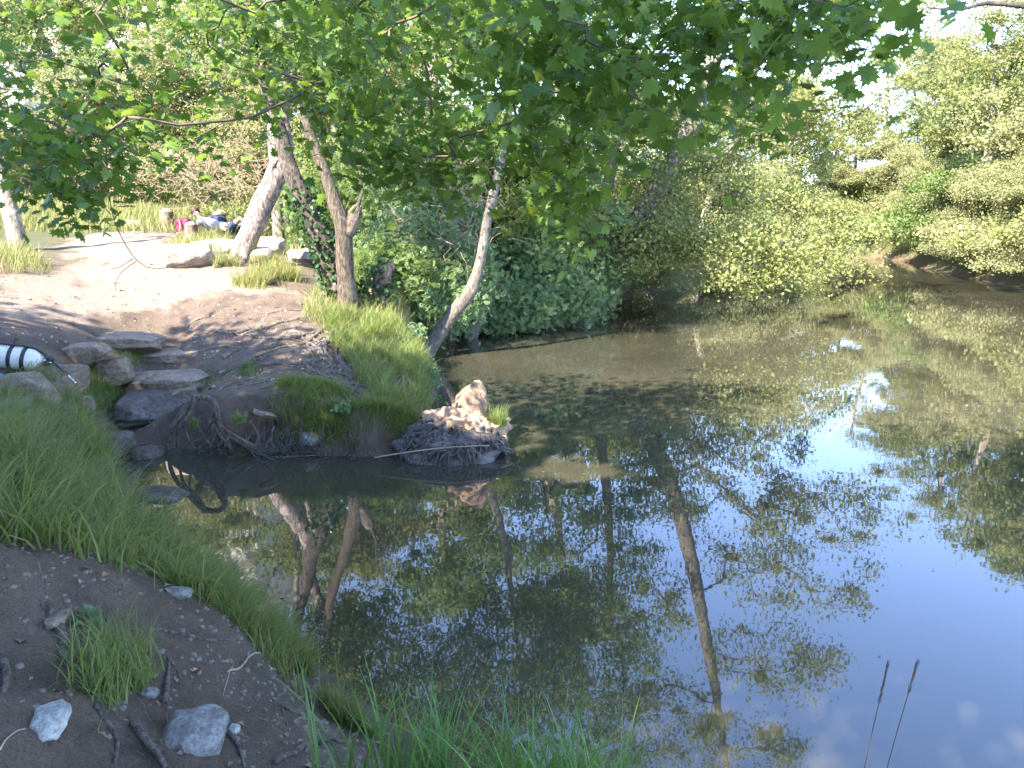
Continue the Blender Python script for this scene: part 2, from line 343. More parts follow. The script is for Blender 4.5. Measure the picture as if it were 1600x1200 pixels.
# ------------------------------------------------------------------ ground
def ground():
    rr = np.concatenate([[.001], .25*1.0175**np.arange(0, 372)])
    rr = rr[rr < 160]
    fr = np.linspace(-52, 46, 430); back = np.linspace(46, 308, 50)[1:-1]
    th = np.radians(np.concatenate([fr, back]))
    X = rr[:, None]*np.sin(th)[None]; Y = rr[:, None]*np.cos(th)[None]
    Z = hgt(X, Y); n, m = X.shape
    i = np.arange(n-1)[:, None]*m; j = np.arange(m)[None]; j2 = (j+1) % m
    Q = np.stack([i+j, i+m+j, i+m+j2, i+j2], -1).reshape(-1, 4)
    mb = MB(); mb.add(np.stack([X, Y, Z], -1), [Q]); me = mb.mesh('ground')
    x = X.ravel(); y = Y.ravel()
    def soft(polypx, hlv, pad, seed, world=None):
        poly = np.array(world if world is not None else [P(a, b, h)[:2] for a, b, h in polypx])
        jx = n2(x, y, 1.1, seed, 4)*pad; jy = n2(x, y, 1.1, seed+9, 4)*pad
        X_, Y_ = x+jx, y+jy; d2 = np.full(x.shape, 1e9)
        for i in range(len(poly)):
            ax, ay = poly[i]; bx, by = poly[(i+1) % len(poly)]; vx, vy = bx-ax, by-ay; L = vx*vx+vy*vy+1e-12
            t = np.clip(((X_-ax)*vx+(Y_-ay)*vy)/L, 0, 1); d2 = np.minimum(d2, (X_-ax-t*vx)**2+(Y_-ay-t*vy)**2)
        d = np.sqrt(d2); return smooth(-.55, .55, np.where(in_poly(X_, Y_, poly), d, -d))
    path = soft(None, 0, .9, 31, [(-30,9.0)]+[tuple(G(a,b)[:2]) for a,b in [(0,500),(120,496),(300,486),(478,474),(445,455),(335,428),(300,415),(262,400),(262,380),(300,368),(230,362),(160,362),(100,372),(110,395),(130,412),(105,438),(0,450)]]+[(-30,13)])
    mud = np.clip(1-smooth(4.6, 6.0, y), 0, 1)*(np.abs(x) < 4)
    sd = shore_dist(x, y)
    mud = np.maximum(mud, (1-smooth(.05, .35, sd)))
    col = np.stack([path, mud, smooth(11, 20, np.hypot(x, y))*(1-path), np.ones_like(path)], -1)
    at = me.color_attributes.new('mask', 'FLOAT_COLOR', 'POINT'); at.data.foreach_set('color', col.astype(np.float32).ravel())
    mt, nt, b = mat('ground_soil')
    a = node(nt, 'ShaderNodeVertexColor', layer_name='mask'); sp = nt.nodes.new('ShaderNodeSeparateColor'); nt.links.new(a.outputs[0], sp.inputs[0])
    v = coords(nt)
    f1 = noise(nt, v, 2.5, 8, .65, .5); f2 = noise(nt, v, 22, 7, .7); f3 = noise(nt, v, 95, 4, .7)
    soil = ramp(nt, [(.3, (.12,.080,.056)), (.5, (.21,.147,.107)), (.7, (.29,.21,.16))], f1).outputs[0]
    sand = ramp(nt, [(.3, (.30,.22,.165)), (.55, (.43,.33,.255)), (.75, (.53,.42,.335))], f2).outputs[0]
    mudc = ramp(nt, [(.3, (.11,.070,.044)), (.5, (.21,.142,.095)), (.7, (.29,.205,.145))], f1).outputs[0]
    moss = ramp(nt, [(.52, (0, 0, 0)), (.66, (1, 1, 1))], noise(nt, v, 1.7, 8, .75)).outputs[0]
    jit = node(nt, 'ShaderNodeMath', operation='MULTIPLY_ADD'); jit.inputs[1].default_value = .9; nt.links.new(f1, jit.inputs[0]); nt.links.new(sp.outputs[0], jit.inputs[2])
    j2_ = node(nt, 'ShaderNodeMath', operation='MULTIPLY_ADD'); j2_.inputs[1].default_value = .5; nt.links.new(f2, j2_.inputs[0]); nt.links.new(jit.outputs[0], j2_.inputs[2])
    pm = node(nt, 'ShaderNodeMapRange'); pm.inputs['From Min'].default_value = 1.05; pm.inputs['From Max'].default_value = 1.38; nt.links.new(j2_.outputs[0], pm.inputs['Value'])
    mudc = mix(nt, mudc, (.075,.085,.032), mix(nt, (0, 0, 0), moss, .7))
    grs = ramp(nt, [(.3, (.07,.09,.03)), (.6, (.14,.15,.055))], f2).outputs[0]
    c = mix(nt, soil, grs, sp.outputs[2]); c = mix(nt, c, mudc, sp.outputs[1]); c = mix(nt, c, sand, pm.outputs[0])
    c = mix(nt, c, ramp(nt, [(.35, (.45,.43,.4)), (.55, (1, 1, 1))], f3).outputs[0], .7, 'MULTIPLY')
    nt.links.new(c, b.inputs['Base Color'])
    rg = ramp(nt, [(.3, (.55,)*3), (.6, (.95,)*3)], f2).outputs[0]; nt.links.new(rg, b.inputs['Roughness'])
    ad = node(nt, 'ShaderNodeMath', operation='ADD'); nt.links.new(f2, ad.inputs[0]); nt.links.new(f3, ad.inputs[1])
    bump(nt, b, ad.outputs[0], 1, .06)
    link('ground', me, mt, kind='structure')
ground()
def water():
    mb = MB(); mb.add([(-60,-80,0),(60,-80,0),(60,80,0),(-60,80,0)], [np.array([(0,1,2,3)])])
    m, nt, b = mat('river_water')
    v = coords(nt)
    mk = ramp(nt, [(.35, (.034,.032,.021)), (.65, (.052,.047,.032))], noise(nt, v, .5, 4)).outputs[0]
    nt.links.new(mk, b.inputs['Base Color']); b.inputs['Roughness'].default_value = .9; b.inputs['Specular IOR Level'].default_value = 0
    gl = nt.nodes.new('ShaderNodeBsdfGlossy'); gl.inputs['Roughness'].default_value = .018; gl.inputs['Color'].default_value = (.95,.95,.97,1)
    fr = nt.nodes.new('ShaderNodeFresnel'); fr.inputs['IOR'].default_value = 2.0
    n1 = noise(nt, coords(nt, (1, 1.6, 1)), 2.2, 2, .4); n3 = noise(nt, v, 9, 2, .5)
    s1 = node(nt, 'ShaderNodeMath', operation='MULTIPLY'); s1.inputs[1].default_value = .16; nt.links.new(n3, s1.inputs[0])
    sm = node(nt, 'ShaderNodeMath', operation='ADD'); nt.links.new(n1, sm.inputs[0]); nt.links.new(s1.outputs[0], sm.inputs[1])
    bp = nt.nodes.new('ShaderNodeBump'); bp.inputs['Strength'].default_value = 1; bp.inputs['Distance'].default_value = .0007
    nt.links.new(sm.outputs[0], bp.inputs['Height'])
    nt.links.new(bp.outputs[0], gl.inputs['Normal']); nt.links.new(bp.outputs[0], fr.inputs['Normal'])
    ms = nt.nodes.new('ShaderNodeMixShader'); nt.links.new(fr.outputs[0], ms.inputs[0]); nt.links.new(b.outputs[0], ms.inputs[1]); nt.links.new(gl.outputs[0], ms.inputs[2])
    nt.links.new(ms.outputs[0], nt.nodes['Material Output'].inputs[0])
    mb.build('river_water', m, kind='structure')
water()

# ------------------------------------------------------------------ trees
def skeleton(trunk, trunk_r, clumps, rng, step=.5, rtip=.006, spread=.28, maxr=.5):
    """grow limbs from the trunk to every leaf clump; returns chains (points, radii)"""
    T = [np.array(p, float) for p in trunk]; par = [-1]+list(range(len(T)-1)); nt_ = len(T)
    start = int(nt_*.25)
    pos = list(T); clumps = np.asarray(clumps)
    top = np.array(T)
    order = np.argsort([np.min(np.linalg.norm(top-c, axis=1)) for c in clumps])
    cap = len(pos) + 40*len(clumps); A = np.zeros((cap, 3)); A[:nt_] = top; cnt = nt_; ends = []
    for k in order:
        c = clumps[k]; dv = c-A[start:cnt]; d = np.linalg.norm(dv, axis=1) + .6*np.maximum(0, -dv[:, 2]-.4*np.hypot(dv[:, 0], dv[:, 1]))
        q = int(np.argmin(d))+start; L = np.linalg.norm(c-A[q]); n = min(36, max(2, int(L/step)+1))
        pd = A[q]-A[par[q]] if par[q] >= 0 else np.array([0, 0, 1.]); pd = pd/(np.linalg.norm(pd)+1e-9)
        m1 = A[q] + pd*L*.22 + rng.normal(size=3)*L*.07; m2 = c + np.array([0, 0, .12])*L + rng.normal(size=3)*L*.09
        prev = q
        for s in np.linspace(0, 1, n+1)[1:]:
            p = (1-s)**3*A[q] + 3*(1-s)**2*s*m1 + 3*(1-s)*s*s*m2 + s**3*c
            A[cnt] = p + (rng.normal(size=3)*step*.07 if s < 1 else 0); par.append(prev); prev = cnt; cnt += 1
        ends.append(prev)
    w = np.zeros(cnt); w[ends] = 1
    for i in range(cnt-1, -1, -1):
        if par[i] >= 0 and i >= nt_: w[par[i]] += w[i]
    for i in range(nt_-1, 0, -1): w[par[i]] += w[i]
    r = rtip*np.maximum(w, 1)**.48
    for i in range(cnt):
        if i < nt_: r[i] = trunk_r[i]
        else: r[i] = min(r[i], .8*r[par[i]] if par[i] < nt_ else r[par[i]], maxr)
    kids = [[] for _ in range(cnt)]
    for i in range(1, cnt):
        if i >= nt_: kids[par[i]].append(i)
    chains = []; stack = []
    for i in range(nt_):
        for k in kids[i]: stack.append((i, k))
    while stack:
        a, b = stack.pop(); ch = [a, b]
        while kids[ch[-1]]:
            ks = sorted(kids[ch[-1]], key=lambda q: -w[q])
            for o in ks[1:]: stack.append((ch[-1], o))
            ch.append(ks[0])
        rr = r[ch].copy(); rr[0] = rr[1]; rr[-1] *= .5
        chains.append((A[ch], rr))
    return chains
def crown_clumps(balls, rng):
    out = []
    for (c, rad, n) in balls:
        u = rng.normal(size=(n, 3)); u /= np.linalg.norm(u, axis=1, keepdims=True)
        r = rng.uniform(.25, 1, n)**.45
        out.append(np.array(c) + u*r[:, None]*np.array(rad))
    return np.concatenate(out)
def tree(name, label, cat, trunk, balls, leafmat, bark, seed, leaf=.10, per=120, cr=.45, group=None, tmpl=OVAL, sides=14, trim=True,
         maxr=.12, rtip=.006, step=.45, flat=.6, droop=.5, extra_trunks=(), smallbark=None, up=.8):
    """trunk: list of (x,y,z,r)"""
    rng = np.random.default_rng(seed)
    tp = spline(trunk, .3); base = tp[0, :3]
    t = thing(name, label, cat, base, group)
    mb = MB(); tube(mb, tp[:, :3], tp[:, 3], sides, .22, seed)
    mb.build('trunk', bark, t)
    for ex in extra_trunks:
        e = spline(ex, .25); mb = MB(); tube(mb, e[:, :3], e[:, 3], sides, .22, seed+3); mb.build('trunk', bark, t)
    if balls:
        cl = crown_clumps(balls, rng)
        ch = skeleton(tp[:, :3], tp[:, 3], cl, rng, step, rtip, maxr=maxr)
        mb = MB()
        for p, r in ch: tube(mb, p, r, 3 if r[0] < .02 else (5 if r[0] < .05 else 8), 0, 0, False)
        mb.build('limbs', smallbark or bark, t, kind='stuff')
        n = len(cl)*per
        which = rng.integers(0, len(cl), n)
        o = rng.normal(size=(n, 3))*cr*np.array([1, 1, flat])
        wgt = rng.uniform(.35, 1.2, len(cl)); o *= wgt[which][:, None]
        pos = cl[which] + o
        gz = np.maximum(hgt(pos[:, 0], pos[:, 1], False), 0); keep = pos[:, 2] > (gz+.05 if trim else -.3); pos = pos[keep]
        mb = MB(); leaves(mb, pos, leaf, tmpl, rng, up, droop)
        mb.build('crown', leafmat, t, kind='stuff')
    return t
def copy_tree(o, loc, rz, sc, label, group=None):
    c = o.copy(); COL.objects.link(c); c.location = loc; c.rotation_euler = (0, 0, rz); c.scale = sc; c['label'] = label
    if group: c['group'] = group
    for ch in o.children:
        k = ch.copy(); COL.objects.link(k); k.parent = c
    return c

# --- woodland on the far banks and behind the path: a few kinds, then copies
def proto(seed, h, rx, leafmat, label, per=270, leaf=.12, sparse=1.0, low=.06, name='broadleaf_tree', group='trees on the far banks', loc=(0, 0, 0)):
    r = np.random.default_rng(seed); lean = r.normal(size=2)*.5
    L = np.array(loc, float)
    tr = [(*(L+(0, 0, -.4)), .22), (*(L+(lean[0]*.4, lean[1]*.4, h*.3)), .17), (*(L+(lean[0], lean[1], h*.62)), .11), (*(L+(lean[0]*1.3, lean[1]*1.1, h*.9)), .05)]
    balls = []
    if low < .3:
        for k in range(7):
            a = k*.9+r.uniform(0, .5); balls.append((L+(math.cos(a)*rx*.75, math.sin(a)*rx*.75, .7), (rx*.45, rx*.45, .75), 9))
    for k in range(13):
        a = r.uniform(0, 6.28); q = r.uniform(.2, 1)**.6; zz = r.uniform(low, .93)
        wid = rx*(1-.55*abs(zz-.45)/.55)
        balls.append((L+(math.cos(a)*wid*q*.75, math.sin(a)*wid*q*.75, h*zz), (rx*.42, rx*.42, h*.11), int(13*sparse)))
    return tree(name, label, 'tree', tr, balls, leafmat, M['bark_pale'], seed, leaf, per, .36, group, flat=.5, maxr=.10, step=.8, rtip=.012, trim=False)
FAR = 'trees on the far banks'; BACK = 'trees behind the path'
def gp(x, y): return (x, y, H(x, y)-.15)
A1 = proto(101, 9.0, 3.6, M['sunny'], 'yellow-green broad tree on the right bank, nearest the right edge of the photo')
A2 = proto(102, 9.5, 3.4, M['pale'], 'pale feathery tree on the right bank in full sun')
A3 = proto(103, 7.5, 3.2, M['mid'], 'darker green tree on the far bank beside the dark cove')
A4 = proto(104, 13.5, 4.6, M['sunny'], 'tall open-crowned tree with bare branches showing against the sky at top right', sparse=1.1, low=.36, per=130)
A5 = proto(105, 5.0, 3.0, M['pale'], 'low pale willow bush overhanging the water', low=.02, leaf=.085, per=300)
protos = dict(A1=A1, A2=A2, A3=A3, A4=A4, A5=A5); usedp = set()
def put(k, x, y, rz, s, label, group=FAR, sz=None):
    if k == 'A5' and group == FAR: x += .6 if (x > 18.7 and y < 50) else (-.3 if x < 18.7 else 0)
    p = protos[k]; sc = (s, s, sz or s)
    if k not in usedp:
        usedp.add(k); p.location = gp(x, y); p.rotation_euler = (0, 0, rz); p.scale = sc; p['label'] = label; p['group'] = group; return p
    return copy_tree(p, gp(x, y), rz, sc, label, group)
for c in protos.values():
    for ch in c.children: ch.matrix_parent_inverse = Matrix.Identity(4)
for a in [
    ('A1', 20.6, 26.0, .4, 1.15, 'yellow-green broad tree on the right bank, nearest the right edge of the photo'),
    ('A2', 22.2, 31.5, 1.4, 1.2, 'pale feathery tree on the right bank in full sun'),
    ('A4', 23.0, 37.2, 2.2, 1.0, 'tall open-crowned tree with bare branches showing against the sky at top right'),
    ('A3', 24.6, 40.0, .9, 1.35, 'dark green conical tree on the right bank just right of the sky gap'),
    ('A1', 26.4, 45.5, 2.5, 1.05, 'yellow-green tree above the dark cove where the river bends'),
    ('A5', 20.6, 30.5, .3, 1.0, 'low pale bush hanging over the water at the right bank'),
    ('A5', 22.4, 37.0, 1.9, .95, 'rounded green bush trailing into the water right of the dark cove'),
    ('A5', 23.6, 41.5, 3.4, .9, 'small dark bush at the mouth of the dark cove'),
    ('A5', 18.8, 25.2, 2.9, 1.05, 'pale grey-green willow bush at the right edge of the photo'),
    ('A5', 20.9, 33.6, 5.1, .8, 'low yellowish bush at the water line between two pale bushes of the right bank'),
    ('A2', 27.0, 36.5, 3.0, 1.4, 'tall pale tree in the second row of the right bank, near the right edge'),
    ('A3', 28.8, 41.0, 5.2, 1.25, 'tall dark tree in the second row of the right bank'),
    ('A1', 31.5, 50.0, 4.0, 1.15, 'rounded yellow tree far off in the second row behind the cove'),
    ('A1', 24.0, 29.0, 5.5, 1.2, 'yellow tree in the second row close to the right edge'),
    ('A3', 25.5, 57.5, 2.0, 1.0, 'green tree at the far end of the river bend'),
    ('A1', 21.0, 58.0, 1.0, 1.2, 'yellow-green tree left of the river bend, against the sky'),
    ('A5', 22.6, 56.5, 3.0, 1.1, 'low bush at the far end of the river bend'),
    ('A2', 14.8, 50.0, .7, .85, 'pale sunlit tree leaning over the left bank of the bend'),
    ('A1', 17.2, 55.0, 2.7, 1.2, 'yellow tree on the left bank close to the bend'),
    ('A5', 17.0, 48.5, 4.7, 1.1, 'pale bush hanging over the water just left of the bend'),
    ('A5', 14.4, 43.5, .5, 1.05, 'yellow-green bush on the left bank two thirds of the way to the bend'),
    ('A1', 10.2, 41.5, 3.3, .85, 'yellow-green sunlit tree on the left bank halfway to the bend'),
    ('A5', 11.6, 37.6, 3.9, 1.0, 'low pale bush dipping into the water on the left bank of the bend'),
    ('A5', 8.2, 32.6, 5.0, 1.05, 'pale yellow bush hanging over the water behind the leaning alder'),
    ('A5', 5.2, 27.8, 1.1, .8, 'sunlit bush at the water line just behind the leaning alder'),
    ('A5', 4.0, 24.6, 2.9, .75, 'low bush on the bank in the shade right behind the leaning alder base'),
    ('A2', 5.4, 35.5, 4.4, .85, 'pale tree behind the leaning alder'),
    ('A3', 2.2, 38.0, 5.3, 1.1, 'green tree far behind the ivy bush on the left bank'),
    ('A3', 29.0, 56.5, 0.6, 1.05, 'dark green tree directly above the dark cove at the bend'),
    ('A1', 32.5, 60.0, 1.6, 1.0, 'yellow tree behind the dark cove, below the notch of sky'),
    ('A2', 28.0, 66.0, 2.6, .95, 'pale tree farthest away under the notch of sky'),
    ('A2', 27.2, 54.5, 2.1, 1.3, 'tall pale tree behind the bend, in the notch of sky'),
    ('A4', 31.5, 58.5, 4.1, 1.1, 'sparse tall tree behind the bend with sky showing through it'),
    ('A1', 36.5, 60.0, 5.6, 1.45, 'tall yellow tree of the back row right of the sky notch'),
    ('A1', 36.0, 52.0, 3.6, 1.2, 'yellow-green tree of the back row right of the cove'),
    ('A5', 27.2, 50.5, 4.6, 1.2, 'green bush filling the back of the dark cove'),
    ('A5', 25.2, 46.0, 5.6, 1.0, 'bush trailing into the water at the right side of the cove'),
    ('A5', 19.6, 28.0, 1.2, .9, 'rounded pale bush at the water line near the right edge'),
    ('A5', 21.7, 34.6, 2.2, 1.0, 'pale bush at the water line in the middle of the right bank'),
    ('A5', 23.1, 39.4, .2, .9, 'yellow-green bush at the water line two thirds along the right bank'),
    ('A5', 18.6, 52.2, 3.2, 1.1, 'bush at the water line of the left bank just before the bend'),
    ('A5', 12.9, 40.4, 2.0, .9, 'yellowish bush low over the water on the left bank'),
    ('A5', 9.9, 35.2, 1.7, .9, 'sunlit bush low over the water left of the far reach'),
    ('A1', 7.0, 44.0, .9, 1.1, 'yellow tree of the left bank back row behind the leaning alder'),
    ('A3', 14.0, 57.0, 1.9, 1.2, 'green tree of the back row left of the bend'),
    ]: put(*a)
for a in [
    ('A3', -2.2, 20.8, 2.4, 1.15, 'dark tree standing behind the twig thicket'),
    ('A3', .4, 22.5, .7, 1.25, 'tall dark tree behind the curved trunk and elder bush'),
    ('A1', -4.9, 20.2, 3.1, .7, 'small yellow-green tree behind the ivy trunk'),
    ('A5', -20.5, 19.5, 2.2, 1.0, 'yellowish shrub at the far left of the meadow'),
    ('A5', -9.9, 25.0, 5.2, 1.1, 'pale shrub behind the reddish cut stump'),
    ('A1', -11.6, 27.2, 3.9, .7, 'small yellow-green tree behind the reddish cut stump'),
    ('A1', -15.5, 28.0, 5.2, .95, 'yellow-green tree behind the meadow, at the left edge of the photo'),
    ('A2', -20.5, 24.5, .8, 1.0, 'pale tree behind the first bend of the path, far left'),
    ('A3', -10.8, 30.5, 1.1, 1.15, 'dark green tree behind the lying person'),
    ('A1', -6.6, 29.5, 2.3, .9, 'yellow-green tree above the leaning lichen trunk'),
    ('A2', -2.6, 30.5, 3.7, .9, 'pale tree behind the forked trunk'),
    ('A3', -17.0, 36.0, 2.8, 1.3, 'tall green tree of the back row, upper left'),
    ('A1', -4.0, 38.0, 4.6, 1.15, 'yellow tree of the back row behind the forked trunk'),
    ('A5', -12.2, 24.3, .2, .85, 'rounded pale shrub at the back of the sunny grass'),
    ('A5', -7.8, 25.6, 1.3, .9, 'pale shrub just behind the lying person and stools'),
    ('A5', -3.8, 23.2, 2.6, .85, 'pale green shrub behind the twin pale trunks'),
    ('A5', -16.5, 21.0, 4.1, .9, 'shrub at the left edge behind the pale leaning trunk'),
    ('A3', -0.2, 26.5, 5.7, .75, 'dark green tree behind the thicket of twigs'),
    ]: put(*a[:6], BACK)

# --- named near trees
def TR(lst): return [tuple(D(a, b, y)) + (r,) for a, b, y, r in lst]
b = G(34, 392)
tree('leaning_tree', 'pale smooth trunk leaning left out of long grass at the left edge', 'tree',
     [(b[0], b[1], b[2]-.2, .17)] + TR([(22, 350, b[1], .14), (5, 290, b[1]+.1, .12), (-25, 200, b[1]+.3, .10), (-60, 60, b[1]+.5, .08), (-80, -60, b[1]+.6, .05)]),
     [(D(-60, 20, b[1]+.6), (1.6, 1.3, 1.0), 24), (D(80, -90, b[1]+.3), (1.6, 1.2, .7), 18)], M['mid'], M['bark_pale'], 201, .09, 90, .33)
b = G(376, 405); y0 = b[1]
tree('lichen_tree', 'thick leaning trunk with grey and yellow lichen beside the path', 'tree',
     [(b[0]-.06, b[1], b[2]-.25, .24), (b[0], b[1], b[2], .215)] + TR([(392, 365, y0, .185), (412, 315, y0, .18), (434, 268, y0, .165), (446, 225, y0+.1, .12), (440, 150, y0+.2, .10), (470, 40, y0+.4, .08), (500, -90, y0+.5, .05)]),
     [(D(470, 20, y0+.5), (1.7, 1.3, 1.1), 30), (D(400, -110, y0+.3), (2.0, 1.4, .9), 26)], M['mid'], M['bark_lichen'], 202, .08, 100, .30, sides=20)
b = G(437, 378); y0 = b[1]
tree('twin_trunk_tree', 'twin pale trunks standing in sunlit grass behind the lichen trunk', 'tree',
     [(b[0], b[1], b[2]-.2, .16)] + TR([(433, 330, y0, .12), (430, 270, y0+.1, .11), (420, 150, y0+.2, .09), (400, 0, y0+.3, .06)]),
     [(D(410, 10, y0), (2.0, 1.5, 1.4), 32)], M['sunny'], M['bark_pale'], 203, .09, 100, .33,
     extra_trunks=[[(b[0]+.10, b[1]+.1, b[2]-.2, .13)] + TR([(446, 330, y0+.1, .10), (441, 270, y0+.2, .085), (450, 140, y0+.3, .06)])])
b = G(530, 474); y0 = b[1]
ivyt = TR([(512, 400, y0, .165), (490, 345, y0, .15), (468, 300, y0+.05, .135), (447, 248, y0+.1, .12), (434, 190, y0+.2, .10), (400, 80, y0+.3, .08), (380, -60, y0+.4, .05)])
ivy_tree = tree('ivy_clad_tree', 'dark leaning trunk wrapped in ivy left of the forked trunk', 'tree',
     [(b[0], b[1], b[2]-.2, .20), (b[0], b[1], b[2], .18)] + ivyt,
     [(D(380, -40, y0), (1.6, 1.2, .9), 26), (D(440, 60, y0+.5), (1.1, .9, .7), 14)], M['mid'], M['bark_dark'], 204, .075, 100, .27, sides=16)
def ivy_wrap(parent, path, n, spread, seed, size=.07):
    rng = np.random.default_rng(seed); p = spline(path, .04)
    k = rng.integers(0, len(p), n); u = rng.normal(size=(n, 3)); u /= np.linalg.norm(u, axis=1, keepdims=True)
    lump = 1 + .6*fbm(p[k][:, :3]*3, seed, 2)
    pos = p[k][:, :3] + u*(p[k][:, 3]*1.0 + np.abs(rng.normal(size=n))*spread*lump)[:, None]
    mb = MB(); leaves(mb, pos, size, LOBED if size > .065 else OVAL, rng, .2, .8)
    mb.build('ivy', M['ivy'], parent, kind='stuff')
ivy_wrap(ivy_tree, [(b[0], b[1], b[2], .17)] + ivyt[:3], 1500, .07, 5)
b = G(543, 486); y0 = b[1]
fork_tree = tree('forked_tree', 'forked brown trunk on the bank with exposed roots, right of the ivy trunk', 'tree',
     [(b[0], b[1], b[2]-.2, .19), (b[0], b[1], b[2]+.02, .16)] + TR([(540, 430, y0, .125), (538, 385, y0, .135), (536, 352, y0, .13), (522, 315, y0, .10), (505, 260, y0+.05, .09), (482, 205, y0+.1, .08), (462, 120, y0+.2, .07), (455, 0, y0+.3, .05), (450, -90, y0+.3, .03)]),
     [(D(500, 40, y0), (1.5, 1.0, .9), 34), (D(600, -20, y0+.2), (1.5, 1.0, .7), 30), (D(520, -150, y0), (2.2, 1.6, 1.0), 34), ((-2.4, y0+.6, 5.8), (1.5, 1.4, 1.7), 66), ((-1.6, y0+1, 8.2), (1.8, 1.5, 1.5), 60)], M['mid'], M['bark_brown'], 205, .075, 100, .26, sides=18,
     extra_trunks=[TR([(539, 372, y0, .11), (548, 352, y0, .11), (556, 332, y0+.02, .10), (556, 322, y0+.02, .06)]),
                   TR([(553, 335, y0, .035), (566, 300, y0, .022), (562, 262, y0, .014), (575, 220, y0, .008)])])
b = P(668, 548, .12); y0 = b[1]
tree('curved_alder', 'slender pale curved trunk rising from the water edge over the river', 'tree',
     [(b[0]-.25, b[1]+.1, -.1, .17), (b[0], b[1], .1, .15)] + TR([(690, 514, y0, .125), (716, 480, y0, .12), (738, 450, y0-.02, .115), (752, 400, y0-.03, .085), (762, 340, y0, .08), (778, 275, y0+.05, .072), (790, 215, y0+.1, .062), (800, 120, y0+.15, .05), (812, 0, y0+.2, .04), (820, -120, y0+.3, .02)]),
     [(D(810, -20, y0+.5), (1.6, 1.0, 1.4), 46), (D(700, -60, y0+.3), (1.6, 1.2, 1.0), 34), (D(880, 60, y0+1.5), (1.2, 1.0, .9), 24), ((-.2, y0+.3, 6.6), (1.7, 1.5, 1.9), 80), ((.7, y0+.2, 8.4), (1.8, 1.5, 1.8), 70), ((1.6, y0+1.2, 6.0), (1.3, 1.3, 1.3), 36)], M['mid'], M['bark_grey'], 206, .075, 100, .27, sides=16, group=None)
b = P(738, 524, .05); y0 = b[1]
tree('broken_trunk', 'short broken grey trunk leaning at the water edge behind the curved alder', 'tree trunk',
     [(b[0]-.1, b[1], -.2, .16)] + TR([(738, 520, y0, .14), (752, 490, y0+.1, .12), (768, 455, y0+.25, .08), (775, 440, y0+.3, .03)]), [], M['mid'], M['bark_grey'], 207)
# big leaning alder over the river
rngA = np.random.default_rng(208)
al = tree('leaning_alder', 'tall alder leaning right over the river with branches trailing to the water', 'tree',
     [(1.75, 20.0, -.1, .36), (2.0, 19.5, .7, .30), (2.9, 18.9, 2.1, .25), (4.0, 18.5, 4.0, .21), (4.7, 18.2, 6.3, .18), (5.3, 18.1, 9.0, .14), (5.8, 18.0, 11.6, .09), (6.0, 18, 13.2, .04)],
     [((5.0, 19.5, 2.6), (2.6, 2.6, 1.3), 60), ((5.8, 19.2, 5.0), (2.4, 1.8, .9), 44), ((3.3, 17.7, 2.0), (1.4, .8, .8), 36), ((5.4, 17.4, 1.6), (1.6, 1.0, .9), 40), ((7.4, 19.0, 1.7), (1.5, 1.9, 1.1), 40), ((3.6, 20.3, 4.0), (2.0, 2.0, 1.2), 34), ((6.6, 20.5, 3.6), (1.8, 1.8, 1.0), 36),
      ((7.2, 18.2, 6.6), (2.6, 2.0, .8), 30), ((3.2, 18.4, 7.6), (1.8, 1.8, .9), 26), ((7.0, 18.2, 9.2), (2.0, 1.6, .7), 24), ((4.2, 18, 10.8), (1.6, 1.5, .9), 24), ((6.6, 18, 12.0), (1.6, 1.5, .8), 20), ((8.8, 18.4, 5.0), (1.7, 1.4, .6), 18)],
     M['sunny'], M['bark_grey'], 208, .085, 170, .34, sides=18, step=.4, maxr=.10, rtip=.007)
tree('bank_alder', 'upright dark alder on the bank left of the leaning alder', 'tree',
     [(1.3, 18.3, .1, .22)] + TR([(935, 380, 18, .16), (948, 300, 18, .14), (962, 220, 18, .12), (975, 100, 18, .10), (985, -60, 18, .06)]),
     [((2.3, 18, 6.2), (1.8, 1.5, 1.4), 50), ((1.6, 18, 9.0), (2.3, 1.7, 1.5), 60), ((.2, 17.5, 5.0), (1.7, 1.5, 1.4), 50), ((1.8, 18, 11.4), (2.2, 1.7, 1.2), 44), ((3.4, 18, 4.2), (1.3, 1.2, 1.0), 30)], M['mid'], M['bark_brown'], 209, .085, 120, .32)
b = P(905, 500, .1)
tree('cut_alder_stump', 'gnarled brown stump with sprouts standing at the water corner', 'stump',
     [(b[0], b[1]+.1, -.3, .30), (b[0]+.02, b[1]+.1, .15, .24), (b[0]+.1, b[1]+.15, .55, .22), (b[0]+.2, b[1]+.2, .85, .15)],
     [((b[0]+.3, b[1]+.4, 1.6), (.7, .7, .6), 18)], M['mid'], M['bark_brown'], 210, .07, 70, .2)

# --- bushes of the near bank thicket
def bush(name, label, c, rad, n, leafmat, seed, leaf=.14, per=110, cr=.30, group='bushes in the bank thicket', bark=None, tmpl=FEATHER, up=.8, droop=.5):
    x, y = c[0], c[1]; z = max(H(x, y), 0.05)
    return tree(name, label, 'bush', [(x, y, z-.15, .05), (x+.05, y, z+.25, .04), (x+.1, y+.05, z+.6, .03)],
                [((x, y, c[2]), rad, n)], leafmat, bark or M['bark_brown'], seed, leaf, per, cr, group, tmpl=tmpl, maxr=.03, rtip=.004, step=.22, flat=.7, sides=7, up=up, droop=droop)
bush('elder_bush', 'blue-green bush leaning over the bank right of the curved trunk', D(845, 440, 17.2), (1.3, 1.0, .95), 80, M['blue'], 301)
bush('bush', 'dark green bush hanging over the dark water left of the gnarled stump', D(895, 468, 17.9), (1.0, .9, .6), 44, M['blue'], 302)
bush('bush', 'green bush behind the ivy-covered snag', D(650, 400, 15.0), (1.1, .8, .8), 54, M['blue'], 303)
